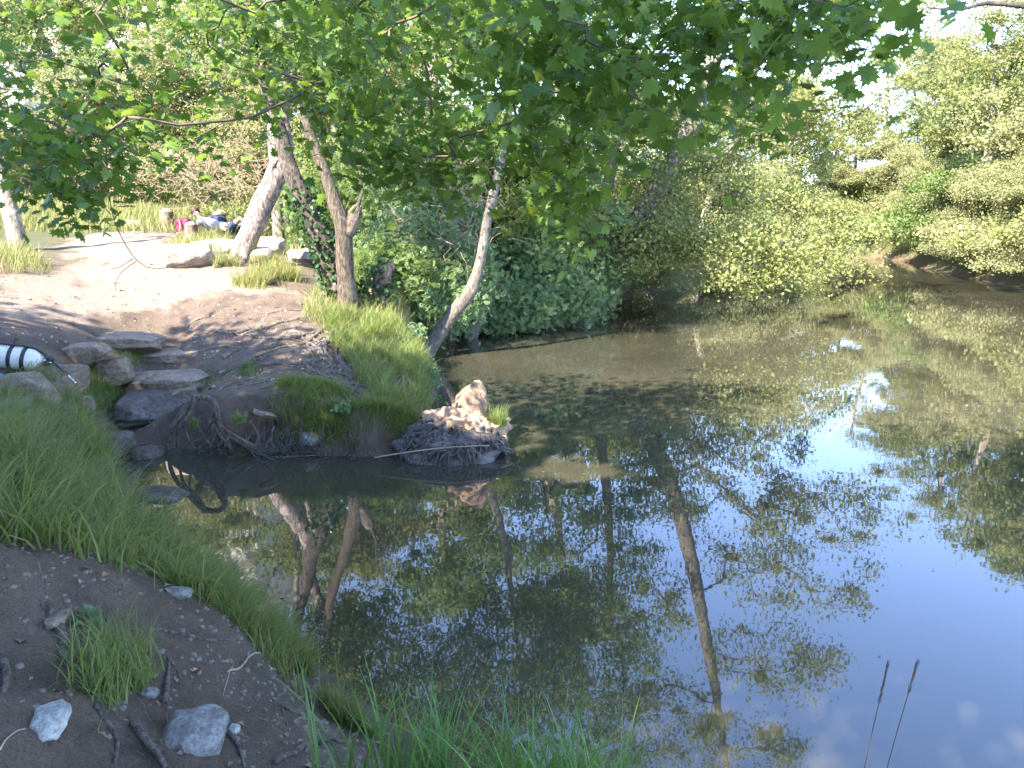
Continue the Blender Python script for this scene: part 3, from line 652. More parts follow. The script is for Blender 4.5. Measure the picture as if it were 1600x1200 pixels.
bush('bush', 'dark bush between the curved trunk and the snag', D(700, 440, 14.6), (.75, .6, .75), 50, M['blue'], 304)
bush('bush', 'tall yellow-green bush behind the forked trunk', D(610, 300, 17.0), (1.5, 1.2, 1.3), 60, M['mid'], 305)
bush('bush', 'tall green bush behind the curved trunk', D(800, 320, 18.5), (1.9, 1.2, 1.6), 96, M['mid'], 306)
bush('bush', 'blue-green bush under the leaning alder', D(930, 380, 18.6), (1.2, 1.0, 1.3), 60, M['blue'], 307)
bush('bush', 'small low bush at the water edge below the elder', D(790, 478, 15.9), (.9, .45, .4), 32, M['blue'], 308)
bush('bush', 'green bush behind the ivy trunk on the slope', D(520, 330, 16.0), (1.0, .9, .9), 36, M['mid'], 309)

bush('bush', 'green bush filling the slope between the forked trunk and the snag', D(612, 440, 13.9), (.8, .6, .6), 44, M['mid'], 310)
bush('bush', 'bright green bush hanging on the bank behind the curved trunk foot', D(665, 480, 13.8), (.55, .4, .4), 30, M['blue'], 311)
bush('bush', 'pale green bush at the centre of the thicket above the snag', D(650, 340, 16.2), (1.2, .9, .9), 56, M['blue'], 312)
bush('bush', 'leafy bush right of the curved trunk at eye level', D(850, 360, 17.6), (1.3, .9, .9), 70, M['mid'], 313)
def thicket(label, c, rad, n, seed, length=.7):
    rng = np.random.default_rng(seed); t = thing('twig_thicket', label, 'dead branches', (c[0], c[1], max(H(c[0], c[1]), 0)), 'tangles of dead twigs')
    mb = MB()
    for k in range(n):
        p = np.array(c)+rng.normal(size=3)*np.array(rad)*.5; d = rng.normal(size=3); d[2] = d[2]*.6+.2; d /= np.linalg.norm(d)
        pts = [p]; 
        for q in range(5):
            d = d + rng.normal(size=3)*.35; d /= np.linalg.norm(d); pts.append(pts[-1]+d*length/5)
        tube(mb, pts, np.linspace(  .008, .002, 6)*rng.uniform(.6, 1.5), 3, 0, 0, False)
    mb.build('twigs', M['deadtwig'], t, kind='stuff'); return t
thicket('tangle of pale dead twigs in the thicket left of the curved trunk', D(705, 300, 15.8), (1.1, .8, .9), 200, 1, .8)
thicket('grey dead twigs tangled above the dark bush near the water', D(690, 385, 14.4), (1.0, .5, .8), 200, 2, .6)
thicket('dry reddish branches lying on the slope behind the lying person', D(335, 275, 21), (2.4, 1.0, .8), 260, 3, 1.3)

# ivy-covered snag
b = G(590, 480); sn = thing('ivy_snag', 'broken snag covered with ivy, pale torn wood on top, in the thicket', 'stump', b)
mb = MB(); pth = [(b[0], b[1], b[2]-.2, .2)] + TR([(592, 450, b[1], .17), (600, 425, b[1], .13), (614, 415, b[1], .06)]); q = spline(pth, .1)
tube(mb, q[:, :3], q[:, 3], 12, .3, 5); mb.build('trunk', M['log'], sn)
ivy_wrap(sn, [(b[0], b[1], b[2], .2)] + TR([(585, 455, b[1]-.05, .18), (590, 430, b[1]-.05, .15)]), 700, .09, 8)

# ------------------------------------------------------------------ maple over the camera
spc_x, spc_y = P(715, 725, 0)[0], P(715, 725, 0)[1]+.45
def pix_in(poly, n, rng):
    poly = np.array(poly, float); lo, hi = poly.min(0), poly.max(0); out = []
    while len(out) < n:
        p = rng.uniform(lo, hi, (n*3, 2)); k = in_poly(p[:, 0], p[:, 1], poly); out.extend(p[k].tolist())
    return out[:n]
LIT = [(spc_x, spc_y, .62, .55), (P(200, 492, 1.05)[0], P(200, 492, 1.05)[1], .45, 1.1), (P(890, 735, 0)[0], P(890, 735, 0)[1], .45, 0), (P(590, 520, .6)[0], P(590, 520, .6)[1], .5, .6)]
def gaps(pos):  # drops leaves from the unseen crowns so sun falls on the LIT spots
    keep = np.ones(len(pos), bool)
    for (lx, ly, lr, lz) in LIT:
        t_ = (pos[:, 2]-lz)/sdir.z; gx = pos[:, 0]-sdir.x*t_; gy = pos[:, 1]-sdir.y*t_
        keep &= np.hypot(gx-lx, gy-ly) > lr*(1+.4*n2(gx, gy, 3., 91, 2))
    return pos[keep]
def shade_tree():  # tree added out of view, its crown set to shade the near bank
    rng = np.random.default_rng(402); loc = (-8.6, -1.6, H(-8.6, -1.6)-.2)
    t = thing('shade_tree', 'big unseen tree added left of the camera to shade the near bank', 'tree', loc)
    tr = spline([(*loc, .34), (-8.4, -1.4, 3.0, .27), (-7.8, -.8, 5.2, .2), (-7.2, .2, 7.4, .1)], .3)
    mb = MB(); tube(mb, tr[:, :3], tr[:, 3], 12, .2, 4); mb.build('trunk', M['bark_brown'], t)
    cl = crown_clumps([((-7.2, 1.2, 6.8), (2.4, 2.4, .9), 90), ((-9.6, 2.4, 6.8), (2.0, 2.2, .9), 56), ((-5.0, -.8, 6.6), (2.2, 2.2, .9), 76), ((-10, -1, 7), (2, 2, 1), 30), ((-7.5, -3, 7), (2, 2, 1), 40)], rng)
    ch = skeleton(tr[:, :3], tr[:, 3], cl, rng, .5, .005, maxr=.09); mb = MB()
    for p, r in ch: tube(mb, p, r, 3 if r[0] < .02 else 6, 0, 0, False)
    mb.build('limbs', M['bark_brown'], t, kind='stuff')
    ph = gaps(cl[rng.integers(0, len(cl), 34000)] + rng.normal(size=(34000, 3))*np.array([.42, .42, .28]))
    mb = MB(); leaves(mb, ph, .17, OVAL, rng, 1.2, .4); mb.build('crown', M['maple'], t, kind='stuff')
def maple():
    rng = np.random.default_rng(401)
    loc = (-3.6, -1.0, H(-3.6, -1.0)-.2)
    t = thing('maple_tree', 'maple whose leafy branches hang across the top of the view', 'tree', loc)
    trunk = spline([(loc[0], loc[1], loc[2], .32), (-3.4, -.8, 2.6, .26), (-2.6, 0.2, 4.3, .2), (-1.6, 1.6, 5.6, .15), (-.6, 3.2, 6.4, .10), (.4, 4.6, 6.6, .06)], .3)
    mb = MB(); tube(mb, trunk[:, :3], trunk[:, 3], 14, .2, 4); mb.build('trunk', M['bark_brown'], t)
    regs = [  # (pixel polygon, clumps, near, far)
        ([(760,-60),(1430,-60),(1395,15),(1330,75),(1260,60),(1235,165),(1150,205),(1090,195),(1030,200),(960,225),(880,240),(800,200)], 105, 3.6, 5.0),
        ([(1180,-40),(1420,-40),(1400,10),(1310,85),(1230,120)], 10, 3.2, 4.2),
        ([(820,200),(950,210),(920,300),(895,400),(870,385),(840,330)], 17, 4.6, 5.6),
        ([(380,-60),(800,-60),(830,240),(760,260),(700,260),(620,290),(560,250),(470,130)], 85, 4.6, 6.6),
        ([(560,230),(690,230),(640,310),(590,300)], 8, 4.6, 5.6),
        ([(620,200),(770,210),(745,300),(640,335)], 14, 4.8, 6.0), ([(400,100),(570,120),(560,270),(500,240),(430,190)], 14, 5.0, 6.4), ([(0,180),(230,200),(180,300),(90,350),(0,300)], 12, 4.6, 5.6),
        ([(-60,-60),(420,-60),(500,150),(420,170),(330,120),(250,140),(150,150),(-60,100)], 50, 5.0, 7.4),
        ([(-60,100),(120,140),(210,200),(190,270),(120,330),(60,260),(-60,240)], 27, 4.6, 6.2),
        ([(180,140),(340,160),(330,250),(250,250),(200,220)], 10, 5.2, 6.4),
        ([(90,270),(140,300),(155,350),(120,350)], 5, 4.6, 5.0)]
    cl = []
    for poly, n, a, b_ in regs:
        for (px, py) in pix_in(poly, n, rng): cl.append(D(px, py, rng.uniform(a, b_)))
    vis = len(cl); cl = np.array(cl)
    # the rest of the crown, above and behind the camera
    hid = crown_clumps([((-3.4, -2.0, 6.0), (2.6, 2.4, 1.5), 60), ((-1.0, -1.0, 6.6), (2.2, 2.2, 1.3), 50), ((-5.2, .6, 5.6), (1.8, 1.8, 1.3), 36), ((-3.4, 2.4, 6.9), (2.2, 1.6, 1.0), 12)], rng)
    ch = skeleton(trunk[:, :3], trunk[:, 3], np.concatenate([hid, cl]), rng, .22, .0024, maxr=.009)
    mb = MB()
    for p, r in ch: tube(mb, p, r, 4 if r[0] < .02 else 7, 0, 0, False)
    mb.build('limbs', M['twig'], t, kind='stuff')
    # drooping leaf sprays: a leaf blade hangs flat-ish around each twig end
    n = 20
    ci = np.repeat(np.arange(vis), n); pos = cl[ci] + rng.normal(size=(len(ci), 3))*np.array([.17, .17, .12])
    sz = rng.uniform(.045, .10, len(ci))*np.where(ci < 132, 1.2, 1)
    dcam = np.linalg.norm(pos-np.array([0, 0, CAMZ]), axis=1)
    app = sz/dcam
    infr = (pos[:, 1] > 1)
    u = pos[:, 0]/(pos[:, 1]*CP - (pos[:, 2]-CAMZ)*SP); v = ((pos[:, 2]-CAMZ)*CP + pos[:, 1]*SP)/(pos[:, 1]*CP - (pos[:, 2]-CAMZ)*SP)
    infr &= (np.abs(u) < .68) & (v < .50)
    big = set(np.argsort(-(app*infr))[:300].tolist())
    rest = np.array([i for i in range(len(ci)) if i not in big])
    mb = MB(); leaves(mb, pos[rest], sz[rest], LOBED, rng, 1.0, .6); mb.build('foliage', M['maple'], t, kind='stuff')
    mb = MB(); ph = hid[rng.integers(0, len(hid), 27000)] + rng.normal(size=(27000, 3))*np.array([.45, .45, .3])
    ph = gaps(ph); leaves(mb, ph, .17, OVAL, rng, 1.0, .5); mb.build('foliage', M['maple'], t, kind='stuff')
    b1 = MB(); b1.add(*LOBED); me = b1.mesh('leaf'); me.materials.append(M['maple'])
    big = sorted(big); nr = rng.normal(size=(300, 3)); nr /= np.linalg.norm(nr, axis=1, keepdims=True); nr[:, 2] += 1.0
    tp = rng.normal(size=(300, 3)); tp[:, 2] -= .6; F = frames(nr, tp)
    for k, i in enumerate(big):
        o = bpy.data.objects.new('leaf', me); COL.objects.link(o); o.parent = t
        m4 = Matrix([[F[k][c][r_]*sz[i] for c in range(3)] + [pos[i][r_]-loc[r_]] for r_ in range(3)] + [[0, 0, 0, 1]])
        o.matrix_basis = m4
maple()
shade_tree()
# hanging bare twig
tw = thing('hanging_twig', 'thin bare twig hanging in a curve in front of the sunny path', 'twig', D(170, 300, 4.9))
for pp, r in (([(165,180),(170,300),(185,360),(215,408),(245,420),(290,412)], .0035), ([(213,408),(190,425),(182,440),(180,455)], .002), ([(208,404),(185,418),(172,420)], .002)):
    mb = MB(); q = spline([D(a, c, 4.9) for a, c in pp], .05); tube(mb, q, np.linspace(r*1.4, r*.6, len(q)), 5); mb.build('twig', M['twig'], tw)
tb = thing('bare_branch', 'dark bare branch crossing the sky at the top right corner', 'branch', D(1660, 20, 6))
mb = MB(); q = spline([D(1680, 20, 6), D(1600, 10, 6), D(1540, 5, 6), D(1500, 15, 6), D(1450, 12, 6)], .06); tube(mb, q, np.linspace(.028, .008, len(q)), 7, .2, 3); mb.build('branch', M['bark_dark'], tb)

# shade trees behind the viewer
for i, (x, y, rz, s, lb) in enumerate([(-8.5, -5.5, .3, .95, 'shade tree behind the camera on the left'), (-3.5, -9.5, 2.1, 1.0, 'shade tree behind the camera'), (-13.5, 0.5, 4.0, .9, 'shade tree left of the clearing'), (-9.5, -13, 5.0, 1.1, 'second shade tree behind the camera')]):
    copy_tree(protos['A3'], gp(x, y), rz, (s*1.15, s*1.15, s*1.15), lb, 'shade trees behind the camera')

# ------------------------------------------------------------------ rocks
def rock_mesh(size, seed, blocky=.5, sub=4, rough=.16, freq=2.0, strata=0, cuts=True):
    bm = bmesh.new(); bmesh.ops.create_icosphere(bm, subdivisions=sub, radius=1)
    V = np.array([v.co[:] for v in bm.verts]); Fc = np.array([[v.index for v in f.verts] for f in bm.faces]); bm.free()
    e = 2 + blocky*7
    V = V/(np.sum(np.abs(V)**e, 1)**(1/e))[:, None]
    V = V*(1 + rough*fbm(V*freq*.8+seed*3.1, seed, 4)[:, None])
    if sub >= 4 and blocky >= .12 and cuts:
        rc = np.random.default_rng(seed+500)
        for k in range(16):
            nn = rc.normal(size=3); nn /= np.linalg.norm(nn); e_ = np.percentile(V@nn, 100)*rc.uniform(.66, .93); V = V - np.maximum(V@nn-e_, 0)[:, None]*nn
    V = V + .04*fbm(V*6+seed, seed+5, 3)[:, None]*V
    V = V*np.array(size)/2*1.02
    if strata: V[:, :2] *= 1 + strata*vnoise(np.stack([V[:, 2]*30, V[:, 0]*1.5, V[:, 1]*1.5], -1), seed)[:, None]
    return V, [Fc]
def rock(name, label, px, py, size, mt, seed, rz=0, sink=.25, blocky=.5, group=None, cat='rock', h=None, rough=.16, strata=0, rx=0, ry=0, world=None):
    p = np.array(world) if world is not None else (G(px, py) if h is None else P(px, py, h))
    mb = MB(); mb.add(*rock_mesh(size, seed, blocky, 4, rough, 2.0, strata)); o = mb.build(name, mt)
    o.location = (p[0], p[1], p[2] + size[2]*(.5-sink)); o.rotation_euler = (rx, ry, rz)
    o['label'] = label; o['category'] = cat
    if group: o['group'] = group
    return o
SG = 'stone blocks stepping down to the cove'
def block(label, x0, x1, ytop, ybot, hb, ht, depth, mt, seed, rz=0, rough=.10):
    """block whose front face spans photo x0..x1, from its foot at level hb to its top at level ht"""
    f = P((x0+x1)/2, ybot, hb); a = P(x0, ybot, hb); c = P(x1, ybot, hb); wd = abs(c[0]-a[0])
    mb = MB(); mb.add(*rock_mesh((wd*1.16, depth*1.1, (ht-hb)*1.15+.06), seed, .75, 5, rough, 2.2, .05)); o = mb.build('stone_block', mt)
    o.location = (f[0], f[1]+depth/2, (hb+ht)/2); o.rotation_euler = (0, 0, rz); o['label'] = label; o['category'] = 'stone'; o['group'] = SG
block('lowest wide dark stone block overhanging the cove', 148, 278, 628, 690, -.04, .33, .95, M['stone_wet'], 1, -.06)
block('second stone block from the water, brown, on the lowest one', 184, 296, 580, 622, .28, .50, .7, M['stone'], 2, -.04)
block('third stone block, rounded, left end of the root-covered slope', 216, 312, 548, 576, .46, .64, .5, M['stone'], 3, .08)
block('flat topmost stone slab at the edge of the path', 138, 230, 530, 552, .66, .84, .5, M['stone'], 4, 0)
block('small square stone beside the grass on the stone steps', 148, 192, 560, 596, .5, .72, .35, M['stone'], 5, .2)
rock('rock', 'pale stone wedged above the root tangle by the lowest block', 288, 628, (.34,.3,.22), M['stone'], 11, .3)
rock('rock', 'wet rock lying in the shallow water under the grass', 150, 712, (.75,.5,.30), M['stone_wet'], 12, .4, h=0.0, sink=.35)
rock('rock', 'small wet stone in the water below the lowest block', 232, 712, (.30,.26,.16), M['stone_wet'], 13, .2, h=0.0, sink=.4)
rock('rock', 'dark half-drowned slab left of the cove mouth', 245, 775, (.5,.35,.14), M['stone_wet'], 14, -.3, h=0.0, sink=.55)
rock('rock', 'pale stone lodged low in the undercut bank', 487, 690, (.20,.16,.15), M['stone_pale'], 15, .5, h=.10, sink=.3)
rock('rock', 'grey stone under the bank edge grass', 415, 650, (.24,.14,.07), M['stone'], 16, .3, h=.36, ry=.3)
rock('rock', 'broad flat boulder under the diving cylinder valve', 122, 556, (.80,.45,.26), M['stone'], 17, -.1, sink=.45)
rock('rock', 'rounded brown boulder below the boulder of the cylinder', 98, 612, (.48,.42,.34), M['stone'], 18, .2, sink=.3)
rock('rock', 'angular tan rock at the left edge under the cylinder', 28, 622, (.60,.4,.28), M['stone'], 19, .3, sink=.3, blocky=.3)
rock('rock', 'pale flat rock at the left edge above the grass', 12, 648, (.42,.36,.16), M['stone_pale'], 20, .1)
rock('rock', 'small stone at the left edge behind the blue bag', 60, 640, (.3,.3,.22), M['stone'], 21, .1)
rock('rock', 'small stone between the grass and the steps', 130, 640, (.22,.2,.18), M['stone'], 22, .5)
rock('boulder', 'long pale boulder lying on the path edge', 283, 412, (1.0,.6,.42), M['stone_boulder'], 23, .15, sink=.25, blocky=.4)
rock('boulder', 'low pale boulder in dry grass left of the lichen trunk', 340, 392, (1.0,.7,.34), M['stone_boulder'], 24, -.3, sink=.25)
rock('boulder', 'rounded boulder right behind the lichen trunk', 418, 396, (.8,.6,.42), M['stone_boulder'], 25, .4, sink=.25)
rock('boulder', 'pale block right of the lichen trunk base', 400, 408, (.6,.4,.3), M['stone_boulder'], 26, .1, sink=.25)
rock('boulder', 'square pale block at the back between stool and trunk', 366, 366, (.65,.45,.36), M['stone_boulder'], 27, .1, sink=.2, blocky=.9)
rock('boulder', 'pale boulder on the slope behind the ivy trunk', 478, 412, (.6,.45,.35), M['stone_boulder'], 28, .5)
rock('boulder', 'grey flat boulder in the grass left of the cut stumps', 198, 356, (.85,.4,.22), M['stone_boulder'], 29, 0, sink=.2)
rock('rock', 'white kite-shaped stone on the mud at bottom left', 75, 1128, (.115,.17,.07), M['stone_white'], 31, .5, sink=.52, blocky=.15, rough=.35)
rock('rock', 'large grey and white stone at the bottom edge', 297, 1160, (.20,.19,.13), M['stone_pale'], 32, .2, sink=.5, rough=.25)
rock('rock', 'small white stone under the grass fringe on the mud', 277, 930, (.12,.07,.05), M['stone_pale'], 33, .1)
rock('rock', 'tiny pale stone right of the large grey stone', 366, 1142, (.045,.05,.03), M['stone_white'], 34, .1)
rock('rock', 'pale greenish pebble on the mud above the large stone', 232, 1088, (.06,.045,.03), M['stone_pale'], 35, .1)
rock('rock', 'half buried lichen-grey root knob at left on the mud', 92, 975, (.06,.12,.05), M['stone'], 36, .2, sink=.4)

# rock cliff beyond the wood, seen only mirrored in the river
def cliff():
    n, m = 70, 60; X, Z = np.meshgrid(np.linspace(-46, -17.6, n), np.linspace(0, 1, m))
    top = 24 + 3*n2(X, X*0, .12, 60)
    z = Z*top + 3.5; q = np.stack([X*.22, z*0.08, X*0+2.2], -1)
    dep = 3.0*fbm(q, 61, 5) + 1.2*fbm(np.stack([X*.7, z*.6, X*0], -1), 62, 4)
    Y = 47 + dep + 2.5*smooth(.8, 1, Z)
    xx = X + .8*fbm(np.stack([z*.3, X*.2, X*0], -1), 63, 4)
    F_ = np.stack([xx, Y, z], -1); Bk = F_ + np.array([0, 9.0, 0])
    V = np.concatenate([F_.reshape(-1, 3), Bk.reshape(-1, 3)])
    i = np.arange(m-1)[:, None]*n; j = np.arange(n-1)[None]
    Q = np.stack([i+j, i+j+1, i+n+j+1, i+n+j], -1).reshape(-1, 4); off = n*m
    jt = np.arange(n-1); it = np.arange(m-1)
    tp = np.stack([(m-1)*n+jt, (m-1)*n+jt+1, off+(m-1)*n+jt+1, off+(m-1)*n+jt], -1)
    r_ = np.stack([it*n+n-1, off+it*n+n-1, off+(it+1)*n+n-1, (it+1)*n+n-1], -1); l_ = np.stack([it*n, (it+1)*n, off+(it+1)*n, off+it*n], -1)
    mb = MB(); mb.add(V, [Q, Q[:, ::-1]+off, tp, r_, l_]); o = mb.build('rock_cliff', M['cliff'], None, False)
    o['label'] = 'tall grey limestone cliff beyond the trees, mirrored in the water at left'; o['category'] = 'cliff'
cliff()

# ------------------------------------------------------------------ roots
def root(parent, pts, r0, r1, mt, name='root', seed=0, lift=.4, sides=8):
    q = spline(pts, .05)
    if lift is not None:
        hz = hgt(q[:, 0], q[:, 1]); q = q.copy(); rr = np.linspace(r0, r1, len(q)); q[:, 2] = np.maximum(hz, -.05) + rr*lift
    rr = np.linspace(r0, r1, len(q))*(1+.2*fbm(q*6, seed, 2))
    mb = MB(); tube(mb, q, rr, sides, .25, seed); return mb.build(name, mt, parent)
roots_px = [
    ([(535,488),(500,498),(460,502),(420,512),(380,525)], .045, .012), ([(530,490),(505,515),(480,535),(430,548),(395,560)], .04, .012),
    ([(540,495),(520,520),(508,545),(520,565),(500,580)], .04, .012), ([(545,495),(540,530),(525,550),(535,575),(555,590)], .04, .010),
    ([(548,545),(575,560),(600,580),(625,600)], .03, .01), ([(530,560),(545,580),(575,592),(600,605),(640,612)], .03, .01),
    ([(495,520),(450,530),(400,528),(350,520),(310,515)], .03, .008), ([(470,565),(500,585),(540,600),(570,605)], .03, .012),
    ([(455,600),(480,592),(520,598),(560,615)], .025, .01), ([(430,570),(395,575),(350,590)], .022, .008),
    ([(510,560),(470,575),(440,570)], .02, .01), ([(380,545),(340,545),(300,552)], .02, .008), ([(330,495),(300,505),(290,520)], .02, .008),
    ([(480,540),(490,560),(480,590)], .018, .01), ([(575,590),(560,600),(545,625),(550,640)], .02, .008), ([(455,540),(420,545),(385,555),(350,575)], .02, .007),
    ([(540,575),(560,570),(590,590)], .016, .008), ([(400,590),(360,600),(340,612)], .02, .01), ([(505,532),(560,540),(600,560)], .018, .008)]
for k, (pp, a, c) in enumerate(roots_px):
    root(fork_tree, [G(*p) for p in pp], a, c, M['root'], seed=k)
rr_ = np.random.default_rng(55)
for k in range(30):
    st_ = G(*[(540,490),(530,530),(500,545),(555,570),(470,520),(520,580)][k % 6]); p_ = st_[:2].copy(); an_ = rr_.uniform(math.pi*.85, math.pi*1.75); pts_ = [p_.copy()]
    for q_ in range(int(rr_.integers(5, 12))):
        an_ += rr_.normal()*.38; p_ = p_ + np.array([math.cos(an_), math.sin(an_)*.8])*.17; pts_.append(p_.copy())
    pts_ = [np.array([a_[0], a_[1], 0]) for a_ in pts_ if shore_dist(np.array([a_[0]]), np.array([a_[1]]))[0] > .12]
    if len(pts_) > 3: root(fork_tree, pts_, rr_.uniform(.010, .024), .005, M['root'], seed=k+300, lift=.3)
# root tangle spilling over the bank edge
tg = thing('root_tangle', 'tangle of bare roots spilling down the undercut bank into the water', 'roots', P(335, 690, .1))
tang = [([(300,625),(290,640),(280,655),(268,680),(266,700)], .03), ([(305,622),(300,645),(285,665),(280,695)], .022), ([(300,622),(325,622),(340,632),(345,655),(355,675),(375,690),(410,708)], .03),
        ([(340,632),(332,660),(322,690),(310,700)], .024), ([(342,645),(350,670),(345,700)], .022), ([(345,655),(360,690),(358,706)], .024), ([(305,650),(315,670),(330,698)], .02),
        ([(340,660),(325,680),(300,690),(285,704)], .018), ([(350,665),(375,680),(400,695)], .018), ([(335,650),(345,672),(365,700)], .016), ([(290,660),(300,690),(312,706)], .016),
        ([(375,690),(420,712),(500,712),(590,712)], .008), ([(360,680),(350,704)], .016), ([(395,655),(405,680),(398,702)], .012), ([(430,665),(425,685),(432,700)], .012)]
rg = np.random.default_rng(5)
for k, (pp, r) in enumerate(tang):
    pts = []
    for i, (a, c) in enumerate(pp):
        s = (c-622)/85.0; hh = max(.02, .60*(1-s))
        pts.append(P(a, c, hh) + np.array([0, -.06*math.sin(math.pi*min(1, max(0, s))) + rg.uniform(-.03, .02), 0]))
    root(tg, pts, r, r*.6, M['root'], seed=k+40, lift=None)
# fine roots along the undercut bank (uncountable)
def fine_roots(name, px0, px1, n, seed, top=.42):
    rng = np.random.default_rng(seed); mb = MB()
    for k in range(n):
        px = rng.uniform(px0, px1); a = P(px, rng.uniform(700, 716), .0); h = top*rng.uniform(.3, 1)
        pts = [a + np.array([rng.normal()*.03, .06, h]), a + np.array([rng.normal()*.05, -.02, h*.6]), a + np.array([rng.normal()*.08, -.05, h*.25]), a + np.array([rng.normal()*.12, -.07, -.03])]
        tube(mb, spline(pts, .06), rng.uniform(.002, .006), 4, 0, 0, False)
    mb.build(name, M['root_wet'], None, kind='stuff')
fine_roots('hanging_roots', 300, 610, 120, 3, .34)

# root stump at the tip of the spit
def spit():
    c = P(715, 725, 0); t = thing('root_stump', 'matted root stump at the tip of the spit, its top lit by the sun', 'stump', (c[0], c[1], 0))
    cy = c[1]+.35
    mb = MB(); V, F_ = rock_mesh((1.10, .95, .56), 71, .0, 5, .45, 3.2); V = V*(1+.10*np.abs(fbm(V*9, 72, 3))[:, None]) + .02*fbm(V*26, 72, 3)[:, None]
    V += np.array([c[0]-.10, cy+.12, -.02]); mb.add(V, F_); mb.build('root_mat', M['root_wet'], t)
    mb = MB(); V, F_ = rock_mesh((.80, .62, .40), 73, .0, 5, .55, 3.4); V = V*(1+.12*np.abs(fbm(V*12, 75, 3))[:, None]) + .02*fbm(V*24, 74, 3)[:, None]
    V += np.array([c[0]+.02, cy+.20, .22]); mb.add(V, F_); mb.build('earth_cap', plain('dry_earth', (.34,.22,.145), .95, 0, .35), t)
    # upright snag
    sp_ = [D(728, 700, cy+.15), D(733, 664, cy+.22), D(738, 634, cy+.26), D(744, 612, cy+.28), D(748, 597, cy+.28)]
    q = spline([tuple(p)+(r,) for p, r in zip(sp_, (.29, .235, .165, .115, .05))], .02)
    mb = MB(); tube(mb, q[:, :3], q[:, 3]*(1+.16*fbm(q[:, :3]*14, 3, 3)), 40, .75, 9); mb.build('snag', bark_mat('snag_wood', (.20,.125,.08), (.38,.26,.17), None, .5, 18), t)
    rng = np.random.default_rng(8)
    ctr = np.array([c[0]-.10, cy+.12, -.02])
    for k in range(90):
        a0 = rng.uniform(-3.4, .7); r0 = rng.uniform(.3, .75); r1 = min(1.12, r0+rng.uniform(.25, .6)); dr = rng.normal()*.7; pts = []
        for f in np.linspace(0, 1, 7):
            r_ = r0+(r1-r0)*f; a_ = a0+dr*f+.12*math.sin(f*9+k)
            zz = .33*math.sqrt(max(0, 1-min(r_, 1)**2)) + rng.uniform(.0, .035)
            pts.append(ctr+np.array([math.cos(a_)*r_*.60, math.sin(a_)*r_*.53, zz-(.06 if r_ > 1.02 else 0)]))
        root(t, pts, rng.uniform(.010, .030), rng.uniform(.004, .008), M['root_wet'], seed=k+90, lift=None)
    for pp, r in (([(690,712),(730,712),(760,700),(785,700),(806,704)], .03), ([(765,690),(778,700),(800,708)], .028), ([(660,735),(700,742),(725,738),(740,715)], .025), ([(745,690),(755,710),(748,735)], .03)):
        root(t, [D(a, b_, cy-.22) for a, b_ in pp], r, r*.4, M['root_wet'], seed=7, lift=None)
    st = thing('floating_stick', 'thin pale stick lying across the root stump and the water', 'stick', D(590, 712, cy-.3))
    mb = MB(); q = spline([D(585, 715, cy-.42), D(640, 706, cy-.4), D(700, 699, cy-.38), D(765, 696, cy-.3)], .06); tube(mb, q, .007, 5, .2, 2); mb.build('stick', M['deadtwig'], st)
    return c, cy
spc, spy = spit()

# ------------------------------------------------------------------ grass
def blades(mb, base, hgts, width, rng, lean=.5, seg=4, curl=1.0, bias=(0, 0)):
    n = len(base)
    a = rng.uniform(0, 2*math.pi, n); d = np.stack([np.cos(a)+bias[0], np.sin(a)+bias[1], np.zeros(n)], -1); d /= np.linalg.norm(d, axis=1, keepdims=True)+1e-9
    side = np.stack([-d[:, 1], d[:, 0], np.zeros(n)], -1); tws = rng.normal(size=n)*.6
    side = side*np.cos(tws)[:, None] + d*np.sin(tws)[:, None]
    k = rng.uniform(.25, 1.0, n)*lean*curl; th0 = rng.uniform(.0, .45, n)*lean
    P_ = base.copy(); V = []; Wd = width*rng.uniform(.6, 1.3, n)
    for s in range(seg+1):
        f = s/seg; wv = Wd*(1-f**1.8)*.5 + (0 if s == seg else 0)
        if s == seg: V.append(P_[:, None])
        else: V.append(np.stack([P_-side*wv[:, None], P_+side*wv[:, None]], 1))
        th = th0 + k*2.2*((s+.5)/seg)**1.3
        P_ = P_ + (d*np.sin(th)[:, None] + np.array([0, 0, 1])*np.cos(th)[:, None])*(hgts/seg)[:, None]
    V = np.concatenate(V, 1); m = 2*seg+1
    Q = np.array([[2*s, 2*s+1, 2*s+3, 2*s+2] for s in range(seg-1)]); T = np.array([[2*seg-2, 2*seg-1, 2*seg]])
    off = (np.arange(n)*m)[:, None, None]
    mb.add(V.reshape(-1, 3), [(Q[None]+off).reshape(-1, 4), (T[None]+off).reshape(-1, 3)])
def scatter_world(poly, n, rng, clump=0, cs=3.0):
    poly = np.array(poly); lo, hi = poly.min(0), poly.max(0); out = np.zeros((0, 2))
    while len(out) < n:
        p = rng.uniform(lo, hi, (n*3, 2)); k = in_poly(p[:, 0]+rng.normal(size=len(p))*.05, p[:, 1]+rng.normal(size=len(p))*.05, poly)
        if clump:
            q = n2(p[:, 0], p[:, 1], cs, 77, 2); k &= (q > rng.uniform(-clump, clump*.6, len(p)))
        k &= hgt(p[:, 0], p[:, 1], False) > .03
        out = np.concatenate([out, p[k]])
    out = out[:n]; return np.column_stack([out, hgt(out[:, 0], out[:, 1])-.01])
def grass(name, poly, n, h, wdt, mt, seed, lean=.6, seg=4, clump=.0, label=None, cs=3., bias=(0, 0)):
    rng = np.random.default_rng(seed); base = scatter_world(poly, n, rng, clump, cs)
    hh = rng.uniform(h*.45, h*1.15, n); mb = MB(); blades(mb, base, hh, wdt, rng, lean, seg, bias=bias)
    return mb.build(name, mt, None, kind='stuff')
def pw(lst): return [tuple(G(a, b)[:2]) for a, b in lst]
